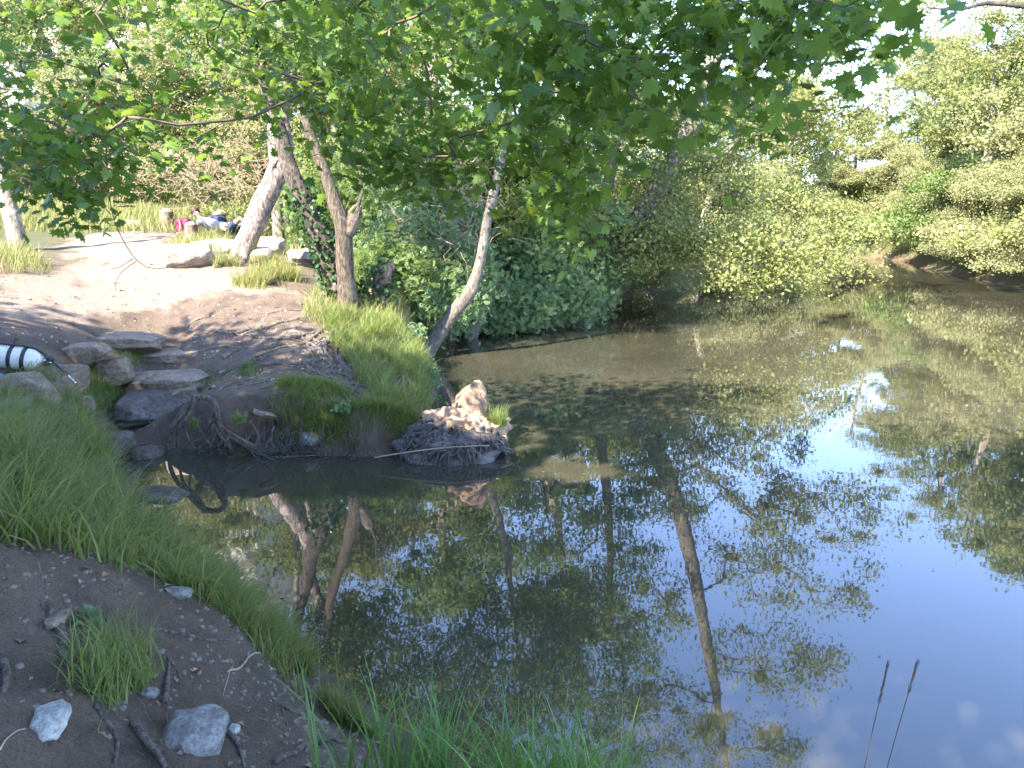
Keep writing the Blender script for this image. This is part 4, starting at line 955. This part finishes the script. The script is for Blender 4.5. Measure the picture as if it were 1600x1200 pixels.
# long grass of the near bank, left
grass('long_grass', [(-2.05,2.75),(-1.6,3.0),(-1.5,3.5),(-1.7,3.9),(-2.0,4.3),(-2.4,4.7),(-2.9,5.3),(-3.5,5.8),(-4.2,6.1),(-4.8,6.0),(-5,5),(-5,3.2),(-3.2,2.5)], 11500, .41, .0088, M['grass'], 1, 1.1, 5, .35, cs=2.2, bias=(.35, -.2))
grass('bank_grass', [(-1.55,3.0),(-1.25,3.3),(-1.0,3.75),(-.85,4.05),(-1.25,4.45),(-1.7,4.9),(-2.2,5.5),(-2.6,5.8),(-2.5,5.0),(-1.9,4.2),(-1.7,3.5)], 4600, .26, .008, M['grass'], 2, 1.05, 4, .2, bias=(.3, .1))
grass('shore_grass', [(-1.15,3.45),(-.85,3.25),(-.62,2.95),(-.55,3.05),(-.75,3.5),(-.95,3.95)], 2600, .17, .006, M['grass'], 3, .6, 4, .1)
grass('mud_tuft', [tuple(G(a, b)[:2]) for a, b in [(130,1090),(190,1110),(215,1080),(225,1010),(150,1010)]], 520, .20, .0055, M['grass'], 4, .8, 5)
grass('foreground_grass', [(-.62,2.0),(-.5,2.35),(-.1,2.5),(.35,2.45),(.42,2.1),(.1,1.9)], 480, .46, .011, M['grass_cool'], 5, .5, 6, .25, cs=4)
grass('mud_grass', [(-3,1.5),(-.6,2.0),(-.8,3.2),(-1.6,3.4),(-3,3)], 420, .07, .003, M['grass'], 6, .9, 3, .5)
grass('dry_stalks', [(-2.05,2.75),(-1.5,3.5),(-2.4,4.7),(-3.5,5.8),(-4.8,6.0),(-5,3.2),(-3.2,2.5)], 1300, .42, .003, M['grass_sun'], 21, .9, 5, .2, bias=(.3, 0))
EDG = [P(a, b, 0)[:2] for a, b in [(592,1108),(542,1064),(470,1008),(385,950),(300,900),(232,845),(190,785),(158,742),(140,715)]]
grass('edge_grass', [tuple(p) for p in EDG] + [tuple(np.array(p)+np.array([-.42, -.18])) for p in EDG[::-1]], 4600, .32, .0075, M['grass'], 22, 1.0, 5, .1, bias=(.5, .2))
LG = [(-2.2,3.0),(-1.9,3.9),(-2.7,4.9),(-3.8,5.7),(-4.8,5.8),(-5,3.4),(-3.4,2.8)]
grass('tall_grass', LG, 3200, .52, .007, M['grass'], 23, 1.15, 6, .75, cs=1.6, bias=(.4, -.1))
grass('yellow_grass', LG, 2600, .36, .005, M['grass_sun'], 24, 1.1, 5, .4, bias=(.3, 0))
RIM = [P(a, b, 0)[:2] for a, b in [(418,705),(460,707),(500,709),(550,711),(590,712),(640,705)]]
grass('rim_grass', [tuple(p+np.array([0, .04])) for p in RIM] + [tuple(p+np.array([.05, .62])) for p in RIM[::-1]], 7000, .22, .006, M['grass'], 25, 1.15, 5, .45, bias=(0, -.9))
# the far side
grass('rim_grass', pw([(425,640),(420,625),(450,606),(520,606),(560,628),(600,640),(640,660),(636,672),(560,668),(500,660),(450,655)]), 5200, .16, .007, M['grass'], 7, .8, 4, .2, bias=(0, -.5))
grass('point_grass', pw([(505,500),(560,492),(620,500),(655,545),(672,590),(676,640),(640,650),(585,620),(545,560),(515,530)]), 8500, .33, .008, M['grass'], 8, .95, 4, .35, bias=(.2, -.3))
grass('slope_grass', pw([(470,505),(500,450),(560,440),(640,450),(660,490),(610,500),(540,515)]), 4000, .30, .009, M['grass_sun'], 9, .6, 4, .3)
grass('trunk_grass', pw([(325,425),(345,408),(400,400),(450,420),(475,450),(440,456),(370,448)]), 4200, .30, .011, M['grass_sun'], 10, .7, 4, .1)
grass('left_grass', [(-11,8.8),(-8.6,9.6),(-7.4,10.6),(-7.0,11.4),(-7.8,12.4),(-9.5,13.5),(-14,14),(-14,10)], 9000, .40, .012, M['grass_sun'], 11, .7, 4, .2)
grass('dry_grass', pw([(262,392),(280,372),(330,362),(360,375),(350,396),(300,386)]), 1800, .28, .012, M['grass_sun'], 12, .7, 4, .2)
grass('meadow_grass', [(-24,17.5),(-10,17.6),(-7,17.4),(-5.8,16.4),(-4.2,14.2),(-2.0,13.0),(-.5,15),(-2,22),(-8,27),(-24,27)], 26000, .42, .022, M['grass_sun'], 13, .55, 3, .3, cs=.8)
grass('step_grass', pw([(125,640),(130,590),(150,575),(195,600),(190,625),(160,650)]), 1500, .20, .007, M['grass'], 14, .8, 4)
grass('step_grass', pw([(185,570),(190,548),(230,545),(235,565)]), 500, .14, .007, M['grass'], 15, .8, 4)
grass('slope_tuft', pw([(295,595),(305,575),(345,575),(345,600)]), 260, .11, .006, M['grass'], 16, .9, 4)
grass('slope_tuft', pw([(370,585),(380,570),(400,570),(400,588)]), 200, .12, .008, M['grass'], 17, .9, 4)
grass('slope_tuft', pw([(205,535),(210,518),(270,515),(270,533)]), 260, .05, .006, M['grass'], 18, .9, 3)
grass('sparse_grass', pw([(270,560),(420,500),(540,500),(580,560),(620,620),(430,612),(330,608)]), 1500, .07, .006, M['grass'], 19, .9, 3, .5)
grass('sparse_grass', [(-30,7.6),(-6,7.7),(-3.2,9.1),(-3.2,10.6),(-7,11),(-30,10)], 500, .06, .006, M['grass_sun'], 20, .9, 3, .6)
# tufts on the roots
def tuft(label, p, n, h, r, seed, mt=None, wdt=.006, lean=.9):
    rng = np.random.default_rng(seed); a = rng.uniform(0, 6.28, n); q = rng.uniform(0, 1, n)**.6*r
    base = np.column_stack([p[0]+np.cos(a)*q, p[1]+np.sin(a)*q, np.full(n, p[2])])
    mb = MB(); blades(mb, base, rng.uniform(.5, 1.1, n)*h, wdt, rng, lean, 5); o = mb.build('grass_tuft', mt or M['grass'])
    o['label'] = label; o['category'] = 'grass tuft'; return o
tuft('bright green grass tuft growing on the right side of the root stump', (spc[0]+.38, spy+.12, .26), 420, .26, .10, 5, M['grass'])
tuft('drooping grass tuft growing among the tangled bank roots', P(303, 668, .30), 130, .16, .04, 6)
tuft('grass tuft on the undercut bank right of the root tangle', P(375, 660, .36), 160, .15, .06, 7)
def leafy(name, label, c, rad, n, size, mt, seed):
    rng = np.random.default_rng(seed); u = rng.normal(size=(n, 3)); u /= np.linalg.norm(u, axis=1, keepdims=True)
    pos = np.array(c)+u*np.array(rad)*(rng.uniform(.2, 1, n)**.5)[:, None]; mb = MB(); leaves(mb, pos, size, OVAL, rng, 1.0, .2)
    for k in range(14):
        e = pos[rng.integers(0, n)]; b0 = np.array(c)-np.array([0, 0, rad[2]]); tube(mb, [b0, (b0+e)/2+rng.normal(size=3)*.01, e], .002, 3, 0, 0, False)
    o = mb.build(name, mt)
    if name == 'weeds': o['kind'] = 'stuff'
    else: o['label'] = label; o['category'] = 'plant'
leafy('nettle_plant', 'leafy green plant hanging from the point into the water', P(668, 590, .22), (.20,.35,.24), 900, .045, M['blue'], 1)
leafy('nettle_plant', 'yellow-green leafy sprout at the foot of the curved trunk', P(664, 562, .25), (.14,.14,.14), 260, .05, M['sunny'], 2)
leafy('small_plant', 'little leafy plant on the bank edge grass', P(535, 636, .48), (.09,.06,.06), 50, .05, M['blue'], 3)
leafy('small_plant', 'round-leaved plant beside the mud tuft', G(135, 985)+np.array([0, 0, .03]), (.05,.04,.03), 26, .045, M['blue'], 4)
leafy('small_plant', 'broad-leaved weed in the gap of the stone steps', G(160, 590)+np.array([0, 0, .06]), (.08,.08,.08), 50, .06, M['blue'], 5)
leafy('small_plant', 'small weed among the roots on the slope', G(385, 575)+np.array([0, 0, .04]), (.07,.07,.04), 40, .05, M['blue'], 6)

leafy('weeds', 'blue-green weeds on the point below the curved trunk', P(640, 520, .62), (.30,.4,.16), 700, .055, M['blue'], 7)
leafy('weeds', 'low weeds in the grass under the ivy snag', P(590, 495, .8), (.32,.3,.16), 500, .06, M['blue'], 8)
def floaters(n, seed):
    rng = np.random.default_rng(seed); p = np.column_stack([rng.uniform(-2.6, 3, n), rng.uniform(3.2, 12, n), np.full(n, .006)]); p = p[shore_dist(p[:, 0], p[:, 1]) < -.15]
    mb = MB(); s_ = rng.uniform(.012, .035, len(p)); leaves(mb, p, s_, (OVAL[0]*np.array([1, 1, .2]), OVAL[1]), rng, 60, 0); mb.build('floating_leaves', M['deadleaf'], None, kind='stuff')
floaters(46, 3)
# seeding stems in front of the river
def seedstem(label, x, y, tip, head, lean, seed):
    rng = np.random.default_rng(seed); z0 = max(H(x, y), 0); t = thing('seeding_grass', label, 'grass stem', (x, y, z0), 'tall seeding grass stems')
    p = spline([(x, y, z0), (x+lean*.35, y, z0+(tip-z0)*.5), (x+lean, y, tip)], .03)
    mb = MB(); tube(mb, p, .0016, 5); mb.build('stalk', M['twig'], t)
    mb = MB(); k0 = p[-1]; dr = p[-1]-p[-4]; dr /= np.linalg.norm(dr)
    for s in np.linspace(0, head, 16):
        c = k0 - dr*s
        for sg in (-1, 1):
            o = c + np.array([sg*.002, rng.normal()*.002, 0]); tube(mb, [o-dr*.008, o, o+dr*.012+np.array([sg*.002, 0, 0])], [.0004, .0015, .0003], 4, 0, 0, False)
    mb.build('seed_head', plain('seed_head', (.09,.07,.06), .8), t)
a = D(1388, 1035, 2.15); seedstem('left one of two thin seeding grass stems in front of the blue water', a[0]-.06, 2.15, a[2], .14, .06, 1)
a = D(1434, 1033, 2.15); seedstem('right one of two thin seeding grass stems in front of the blue water', a[0]-.09, 2.15, a[2], .11, .09, 2)

# ------------------------------------------------------------------ sticks and roots on the mud
def stick(label, pp, r, mt='deadtwig', name='stick', cat='stick', branch=None, seed=0, lift=.7):
    pts = [G(*p) for p in pp]; t = thing(name, label, cat, pts[0]); root(t, pts, r, r*.6, M[mt], name='stem', seed=seed, lift=lift, sides=7)
    if branch: root(t, [G(*p) for p in branch], r*.6, r*.3, M[mt], name='twig', seed=seed+1, lift=lift, sides=6)
stick('long dark root stretching across the top of the mud slope', [(205,988),(250,990),(300,995),(360,1004)], .008, 'root', 'root', 'root', seed=1, lift=.3)
stick('pale forked stick on the mud in the middle of the slope', [(355,1055),(385,1042),(428,1036)], .006, branch=[(418,1037),(417,1022)], seed=2)
stick('forked grey root stub standing out of the mud', [(258,1100),(262,1070),(266,1040)], .011, 'root', 'root', 'root', branch=[(266,1040),(276,1052),(283,1068)], seed=3)
stick('curved root along the water side near the bottom grass', [(430,1195),(470,1172),(520,1158),(560,1148),(610,1150)], .012, 'root', 'root', 'root', branch=[(500,1165),(530,1150),(545,1132)], seed=4)
stick('thin root running down right across the mud', [(440,1105),(470,1120),(505,1148)], .007, 'root', 'root', 'root', seed=5)
stick('short pale twig upright on the lower mud', [(494,1090),(490,1108),(482,1120)], .006, seed=6)
stick('grey root at the bottom edge left of the large stone', [(210,1140),(230,1165),(258,1200)], .013, 'root', 'root', 'root', seed=7)
stick('bent root at the bottom edge right of the large stone', [(355,1150),(372,1170),(382,1200)], .009, 'root', 'root', 'root', seed=8)
stick('thin straight straw lying on the mud', [(348,1088),(358,1058),(366,1038)], .0022, seed=9)
stick('dark twig with bark scraps on the middle of the mud', [(432,1088),(460,1084),(485,1080)], .005, 'twig', seed=10)
stick('small dark forked twig on the lower mud', [(441,1113),(448,1130),(452,1145)], .003, 'twig', branch=[(448,1130),(465,1132)], seed=11)
stick('pale knobbly root at the left under the grass', [(70,955),(88,975),(100,1000),(96,1025),(112,1045)], .02, 'root', 'root', 'root', seed=12, lift=.1)
stick('root at the left edge above the white stone', [(0,1030),(12,1060),(5,1085)], .014, 'root', 'root', 'root', seed=13)
stick('low ridge root between the white stone and the grey stone', [(150,1110),(165,1130),(185,1165),(180,1200)], .010, 'root', 'root', 'root', seed=14, lift=.0)
stick('thin stick at the left bottom edge', [(0,1178),(20,1160),(40,1142)], .003, seed=15)
stick('thin horizontal twig near the right end of the mud', [(480,1078),(510,1082),(535,1080)], .003, 'twig', seed=16)
stick('twig in the water beside the curved trunk', [(686,540),(700,550),(720,548)], .006, seed=17)
def litter(name, poly, n, size, mt, seed):
    rng = np.random.default_rng(seed); b_ = scatter_world(poly, n, rng, .5, 2.5); b_[:, 2] += .012; mb = MB(); leaves(mb, b_, size, (OVAL[0]*np.array([1.2, 1, 3.5]), OVAL[1]), rng, 2.5, 0)
    mb.build(name, mt, None, kind='stuff')
mudpoly = [(-3,1.6),(-.3,2.0),(-.4,2.7),(-.9,3.4),(-1.5,3.6),(-3,3)]
litter('leaf_litter', mudpoly, 420, .034, M['deadleaf'], 1)
litter('leaf_litter', [(-12,7.4),(-5,7.6),(-1,8.0),(-.9,10.4),(-3,11.5),(-12,11.5)], 900, .05, M['deadleaf'], 2)
litter('pale_litter', [(-10,7.6),(-5,7.9),(-2.6,8.8),(-2.4,10.2),(-10,9.8)], 200, .03, plain('pale_chip', (.30,.25,.20), .8), 3)
def pebbles(name, poly, n, size, mt, seed):
    rng = np.random.default_rng(seed); b_ = scatter_world(poly, n, rng, .4, 2.0); V0, F0 = rock_mesh((1, .8, .55), 3, .3, 1, .2)
    s = size*rng.uniform(.3, 1.3, n)**1.5; an = rng.uniform(0, 6.28, n); c_, s_ = np.cos(an), np.sin(an)
    X = V0[None, :, 0]*c_[:, None]-V0[None, :, 1]*s_[:, None]; Y = V0[None, :, 0]*s_[:, None]+V0[None, :, 1]*c_[:, None]
    W = np.stack([X, Y, np.broadcast_to(V0[None, :, 2], X.shape)], -1)*s[:, None, None]+b_[:, None]
    mb = MB(); mb.add(W.reshape(-1, 3), [(F0[0][None]+(np.arange(n)*len(V0))[:, None, None]).reshape(-1, 3)]); mb.build(name, mt, None, kind='stuff')
pebbles('mud_clods', mudpoly, 3000, .026, plain('clod', (.14,.115,.095), .95, 0, .3), 1)
pebbles('pebbles', [(-12,7.6),(-5,7.7),(-1.4,8.2),(-1.6,11),(-5,13),(-12,12)], 2600, .035, plain('pebble', (.34,.28,.23), .9, 0, .3), 2)

# ------------------------------------------------------------------ diving cylinder
def dive():
    wht = plain('white_paint', (.66,.66,.64), .35, 0, .08); blk = plain('black_rubber', (.022,.022,.026), .5); cr = plain('chrome', (.6,.6,.62), .22, 1, .05)
    e = D(68, 565, 6.85); s_ = D(-70, 546, 6.7); ax = (e-s_); L = np.linalg.norm(ax); ax /= L; rad = .108
    s_ = e - ax*.62
    t = thing('diving_cylinder', 'white diving cylinder with black straps lying on the rocks at left', 'diving cylinder', s_)
    mb = MB(); f = np.array([0, .01, .03]+list(np.linspace(.05, .50, 10))+[.53, .56, .585, .605, .62]); r = np.array([.6, .9, 1]+[1]*10+[.97, .88, .72, .48, .22])*rad
    tube(mb, s_+ax*f[:, None], r, 32); mb.build('body', wht, t)
    for k, q in enumerate((.165, .345, .455)):
        mb = MB(); tube(mb, s_+ax*np.array([q, q+.001, q+.035, q+.036])[:, None], np.array([.98, 1.035, 1.035, .98])*rad, 32, cap=False); mb.build('strap', blk, t)
    side = np.cross(ax, [0, 0, 1]); side /= np.linalg.norm(side); upv = np.cross(side, ax)
    mb = MB(); q = spline([s_+ax*.0+upv*rad*1.05+side*.02, s_+ax*.3+upv*rad*1.12+side*.03, s_+ax*.5+upv*rad*1.1, s_+ax*.60+upv*rad*.75, s_+ax*.66+upv*.03], .03); tube(mb, q, .012, 7); mb.build('hose', blk, t)
    mb = MB(); tube(mb, [s_+ax*.61, s_+ax*.64, s_+ax*.67, s_+ax*.70], [.03, .022, .026, .018], 12); v_ = mb.build('valve', cr, t)
    for sg, nm in ((1, 'knob'), (-1, 'knob')):
        c0 = s_+ax*.66+side*sg*.03; mb = MB(); tube(mb, [c0, c0+side*sg*.01, c0+side*sg*.035, c0+side*sg*.04], [.016, .026, .026, .018], 12); mb.build(nm, blk, v_)
    c0 = s_+ax*.675+upv*.02; mb = MB(); tube(mb, [c0, c0+upv*.012, c0+upv*.03, c0+upv*.036], [.028, .036, .034, .02], 14); mb.build('regulator', blk, v_)
    c0 = s_+ax*.66-upv*.035+np.array([0, -.03, 0]); mb = MB(); tube(mb, [c0-side*.02, c0-side*.01, c0+side*.02], [.015, .02, .012], 10); mb.build('cap', plain('red_plastic', (.45,.02,.03), .4), v_)
    mb = MB(); q = spline([s_+ax*.69+upv*.02, D(98, 578, 6.72), D(108, 588, 6.68)], .03); tube(mb, q, .011, 7); mb.build('hose', blk, t)
    mb = MB(); q = spline([D(107, 587, 6.68), D(113, 593, 6.66), D(118, 599, 6.65)], .02); tube(mb, q, .012, 8); mb.build('hose_fitting', cr, t)
    p = G(22, 537); tw_ = thing('thorn_stick', 'small dark twig sticking up behind the diving cylinder', 'twig', p); mb = MB(); tube(mb, [D(22, 545, 7.3), D(22, 535, 7.3), D(24, 528, 7.3)], [.012, .006, .003], 5); mb.build('twig', M['bark_dark'], tw_)
dive()
# blue bag at the left edge
def bag():
    c = D(-12, 600, 6.5); mb = MB(); V, F_ = rock_mesh((.2, .16, .16), 44, .4, 4, .18, 2.4, cuts=False); V += c; mb.add(V, F_)
    t = thing('blue_bag', 'bright blue bag just showing at the left edge', 'bag', (c[0], c[1], c[2]-.08)); mb.build('bag_body', plain('blue_cloth', (.01,.19,.55), .6), t)
    mb = MB(); q = spline([c+np.array([-.05, 0, .06]), c+np.array([0, 0, .13]), c+np.array([.06, 0, .05])], .02); tube(mb, q, .008, 6); mb.build('handle', plain('blue_strap', (.01,.12,.4), .6), t)
bag()

# ------------------------------------------------------------------ cut stumps used as stools, and the resting person
def cut_stump(label, px, py, h, r, flare=1.15, topmat='cutwood', lean=0, overhang=0, seed=1):
    p = G(px, py); t = thing('cut_stump', label, 'stump', p)
    mb = MB(); tube(mb, [(p[0], p[1], p[2]-.1), (p[0], p[1], p[2]+h*.2), (p[0]+lean*.5, p[1], p[2]+h*.6), (p[0]+lean, p[1], p[2]+h)], [r*flare, r*1.05, r, r*.97], 16, .18, seed, cap=False); mb.build('trunk', M['log'], t)
    mb = MB(); z = p[2]+h; rr = r*(1.0+overhang); tube(mb, [(p[0]+lean, p[1], z-.03), (p[0]+lean, p[1], z+.012)], [rr*.96, rr*.93], 16, .1, seed); mb.build('cut_face', M[topmat], t)
cut_stump('thick reddish cut stump left of the lying person', 262, 357, .38, .17, seed=2)
cut_stump('cut stump in front of the lying person, bleached grey', 300, 376, .32, .12, 1.0, seed=3)
cut_stump('mushroom-shaped stool stump right of the lying person', 347, 362, .42, .12, 1.0, overhang=.55, seed=4)

def skinned(name, verts, edges, radii, mt, parent, sub=2, root_i=0):
    me = bpy.data.meshes.new(name); me.from_pydata([tuple(v) for v in verts], edges, []); me.update()
    o = bpy.data.objects.new(name, me); COL.objects.link(o)
    sk = o.modifiers.new('skin', 'SKIN'); 
    if not me.skin_vertices: 
        bm = bmesh.new(); bm.from_mesh(me); bm.verts.layers.skin.verify(); bm.to_mesh(me); bm.free()
    for i, r in enumerate(radii):
        sv = me.skin_vertices[0].data[i]; sv.radius = (r, r) if np.isscalar(r) else r; sv.use_root = (i == root_i)
    ss = o.modifiers.new('sub', 'SUBSURF'); ss.levels = sub; ss.render_levels = sub
    dg = bpy.context.evaluated_depsgraph_get(); dg.update(); m2 = bpy.data.meshes.new_from_object(o.evaluated_get(dg)); bpy.data.objects.remove(o)
    m2.materials.clear(); m2.polygons.foreach_set('use_smooth', [True]*len(m2.polygons))
    return link(name, m2, mt, parent)
def person():
    o = G(318, 366); o = D(300, 362, o[1]) if False else o
    y0 = o[1]; z = o[2]
    hd = D(304, 343, y0); X0 = hd[0]
    t = thing('person', 'person in a greyish shirt and navy shorts lying propped up in the grass', 'person', (X0+.5, y0, z))
    skin = plain('skin', (.50,.30,.22), .6, 0, .05); shirt = plain('grey_shirt', (.36,.32,.33), .9); navy = plain('navy_cloth', (.025,.035,.075), .9); hair = plain('dark_hair', (.05,.03,.02), .7)
    def q(dx, dy, dz): return (X0+dx, y0+dy, z+dz)
    V = [q(.78,0,.13), q(.58,0,.15), q(.38,0,.22), q(.20,0,.29), q(.13,0,.36), q(.06,-.01,.44), q(.02,-.02,.50),      # pelvis .. head top
         q(.20,-.17,.28), q(.08,-.26,.14), q(-.08,-.30,.04), q(-.16,-.31,.03),                                        # near arm, forearm on the ground
         q(.22,.17,.30), q(.38,.24,.20), q(.55,.15,.24), q(.61,.12,.25),                                              # far arm over the belly
         q(.84,-.10,.13), q(1.12,-.14,.38), q(1.30,-.14,.08), q(1.42,-.16,.05),                                       # near leg, knee up
         q(.84,.10,.12), q(1.22,.14,.12), q(1.58,.18,.07), q(1.63,.19,.16)]
    E = [(0,1),(1,2),(2,3),(3,4),(4,5),(5,6),(3,7),(7,8),(8,9),(9,10),(3,11),(11,12),(12,13),(13,14),(0,15),(15,16),(16,17),(17,18),(0,19),(19,20),(20,21),(21,22)]
    Rr = [.13,.125,.14,.13,.055,.085,.07,.06,.045,.035,.028,.06,.045,.035,.028,.085,.06,.045,.035,.085,.06,.045,.035]
    body = skinned('body', V, E, Rr, skin, t)
    skinned('shirt', [V[0], V[1], V[2], V[3], q(.16,0,.33), V[7], q(.13,-.22,.20), V[11], q(.31,.22,.24)], [(0,1),(1,2),(2,3),(3,4),(3,5),(5,6),(3,7),(7,8)], [.14,.14,.155,.145,.07,.075,.066,.075,.066], shirt, t)
    skinned('shorts', [V[0], q(.7,0,.135), V[15], q(1.0,-.125,.28), V[19], q(1.06,.125,.13)], [(0,1),(0,2),(2,3),(0,4),(4,5)], [.145,.14,.10,.085,.10,.085], navy, t)
    mb = MB(); v, f = rock_mesh((.18, .19, .17), 9, .1, 3, .08); v += np.array(q(.02, .03, .51)); mb.add(v, f); mb.build('hair', hair, t)
    for sg in (-1, 1):
        mb = MB(); v, f = rock_mesh((.02, .012, .014), 2, .1, 1, 0); v += np.array(q(.03+sg*.03, -.105, .46)); mb.add(v, f); mb.build('eye', plain('eye_dark', (.03,.02,.02), .3), t)
    mb = MB(); v, f = rock_mesh((.025, .04, .035), 3, .1, 2, 0); v += np.array(q(.035, -.115, .435)); mb.add(v, f); mb.build('nose', skin, t)
    # hands: palm and five fingers each
    for (hx, hy, hz, dr) in ((-.16, -.31, .03, (-1, -.1, 0)), (.61, .12, .25, (1, -.2, -.2))):
        d = np.array(dr, float); d /= np.linalg.norm(d); sd = np.cross(d, [0, 0, 1]); c0 = np.array(q(hx, hy, hz))
        verts = [c0, c0+d*.06]; edges = [(0, 1)]; rad_ = [.024, .030]
        for i, (o_, ln) in enumerate(((-.027, .06), (-.009, .072), (.009, .068), (.027, .052))):
            a_ = c0+d*.08+sd*o_; b1 = a_+d*ln*.55; b2 = b1+d*ln*.4+np.array([0, 0, -.018]); n0 = len(verts)
            verts += [a_, b1, b2]; edges += [(1, n0), (n0, n0+1), (n0+1, n0+2)]; rad_ += [.010, .009, .007]
        n0 = len(verts); verts += [c0+d*.03-sd*.035, c0+d*.065-sd*.055]; edges += [(0, n0), (n0, n0+1)]; rad_ += [.011, .009]
        skinned('hand', verts, edges, rad_, skin, t, 1)
    # bag beside the head
    c = D(288, 352, y0-.1); b_ = thing('backpack', 'red backpack with blue side standing beside the lying person', 'backpack', (c[0], c[1], z))
    mb = MB(); v, f = rock_mesh((.34, .26, .34), 14, .35, 4, .2, cuts=False); v += np.array([c[0]-.02, c[1], z+.19]); mb.add(v, f); mb.build('pack', plain('red_cloth', (.22,.02,.045), .8), b_)
    mb = MB(); v, f = rock_mesh((.20, .22, .26), 15, .3, 4, .2, cuts=False); v += np.array([c[0]+.17, c[1]-.02, z+.15]); mb.add(v, f); mb.build('side_pocket', plain('blue_cloth_light', (.12,.20,.36), .8), b_)
    mb = MB(); tube(mb, spline([(c[0]-.06, c[1]-.12, z+.33), (c[0]-.02, c[1]-.17, z+.22), (c[0]-.05, c[1]-.13, z+.06)], .03), .015, 6); mb.build('strap', plain('pink_strap', (.5,.25,.3), .8), b_)
    # dark rucksack beside the stool
    c = D(338, 352, y0+.12); r_ = thing('rucksack', 'round navy rucksack leaning against the mushroom-shaped stool', 'rucksack', (c[0], c[1], z))
    mb = MB(); v, f = rock_mesh((.40, .30, .42), 16, .3, 4, .15, cuts=False); v += np.array([c[0]+.02, c[1], z+.20]); mb.add(v, f); mb.build('pack', navy, r_)
    mb = MB(); v, f = rock_mesh((.24, .08, .20), 17, .4, 3, .1); v += np.array([c[0]+.02, c[1]-.15, z+.14]); mb.add(v, f); mb.build('pocket', navy, r_)
person()
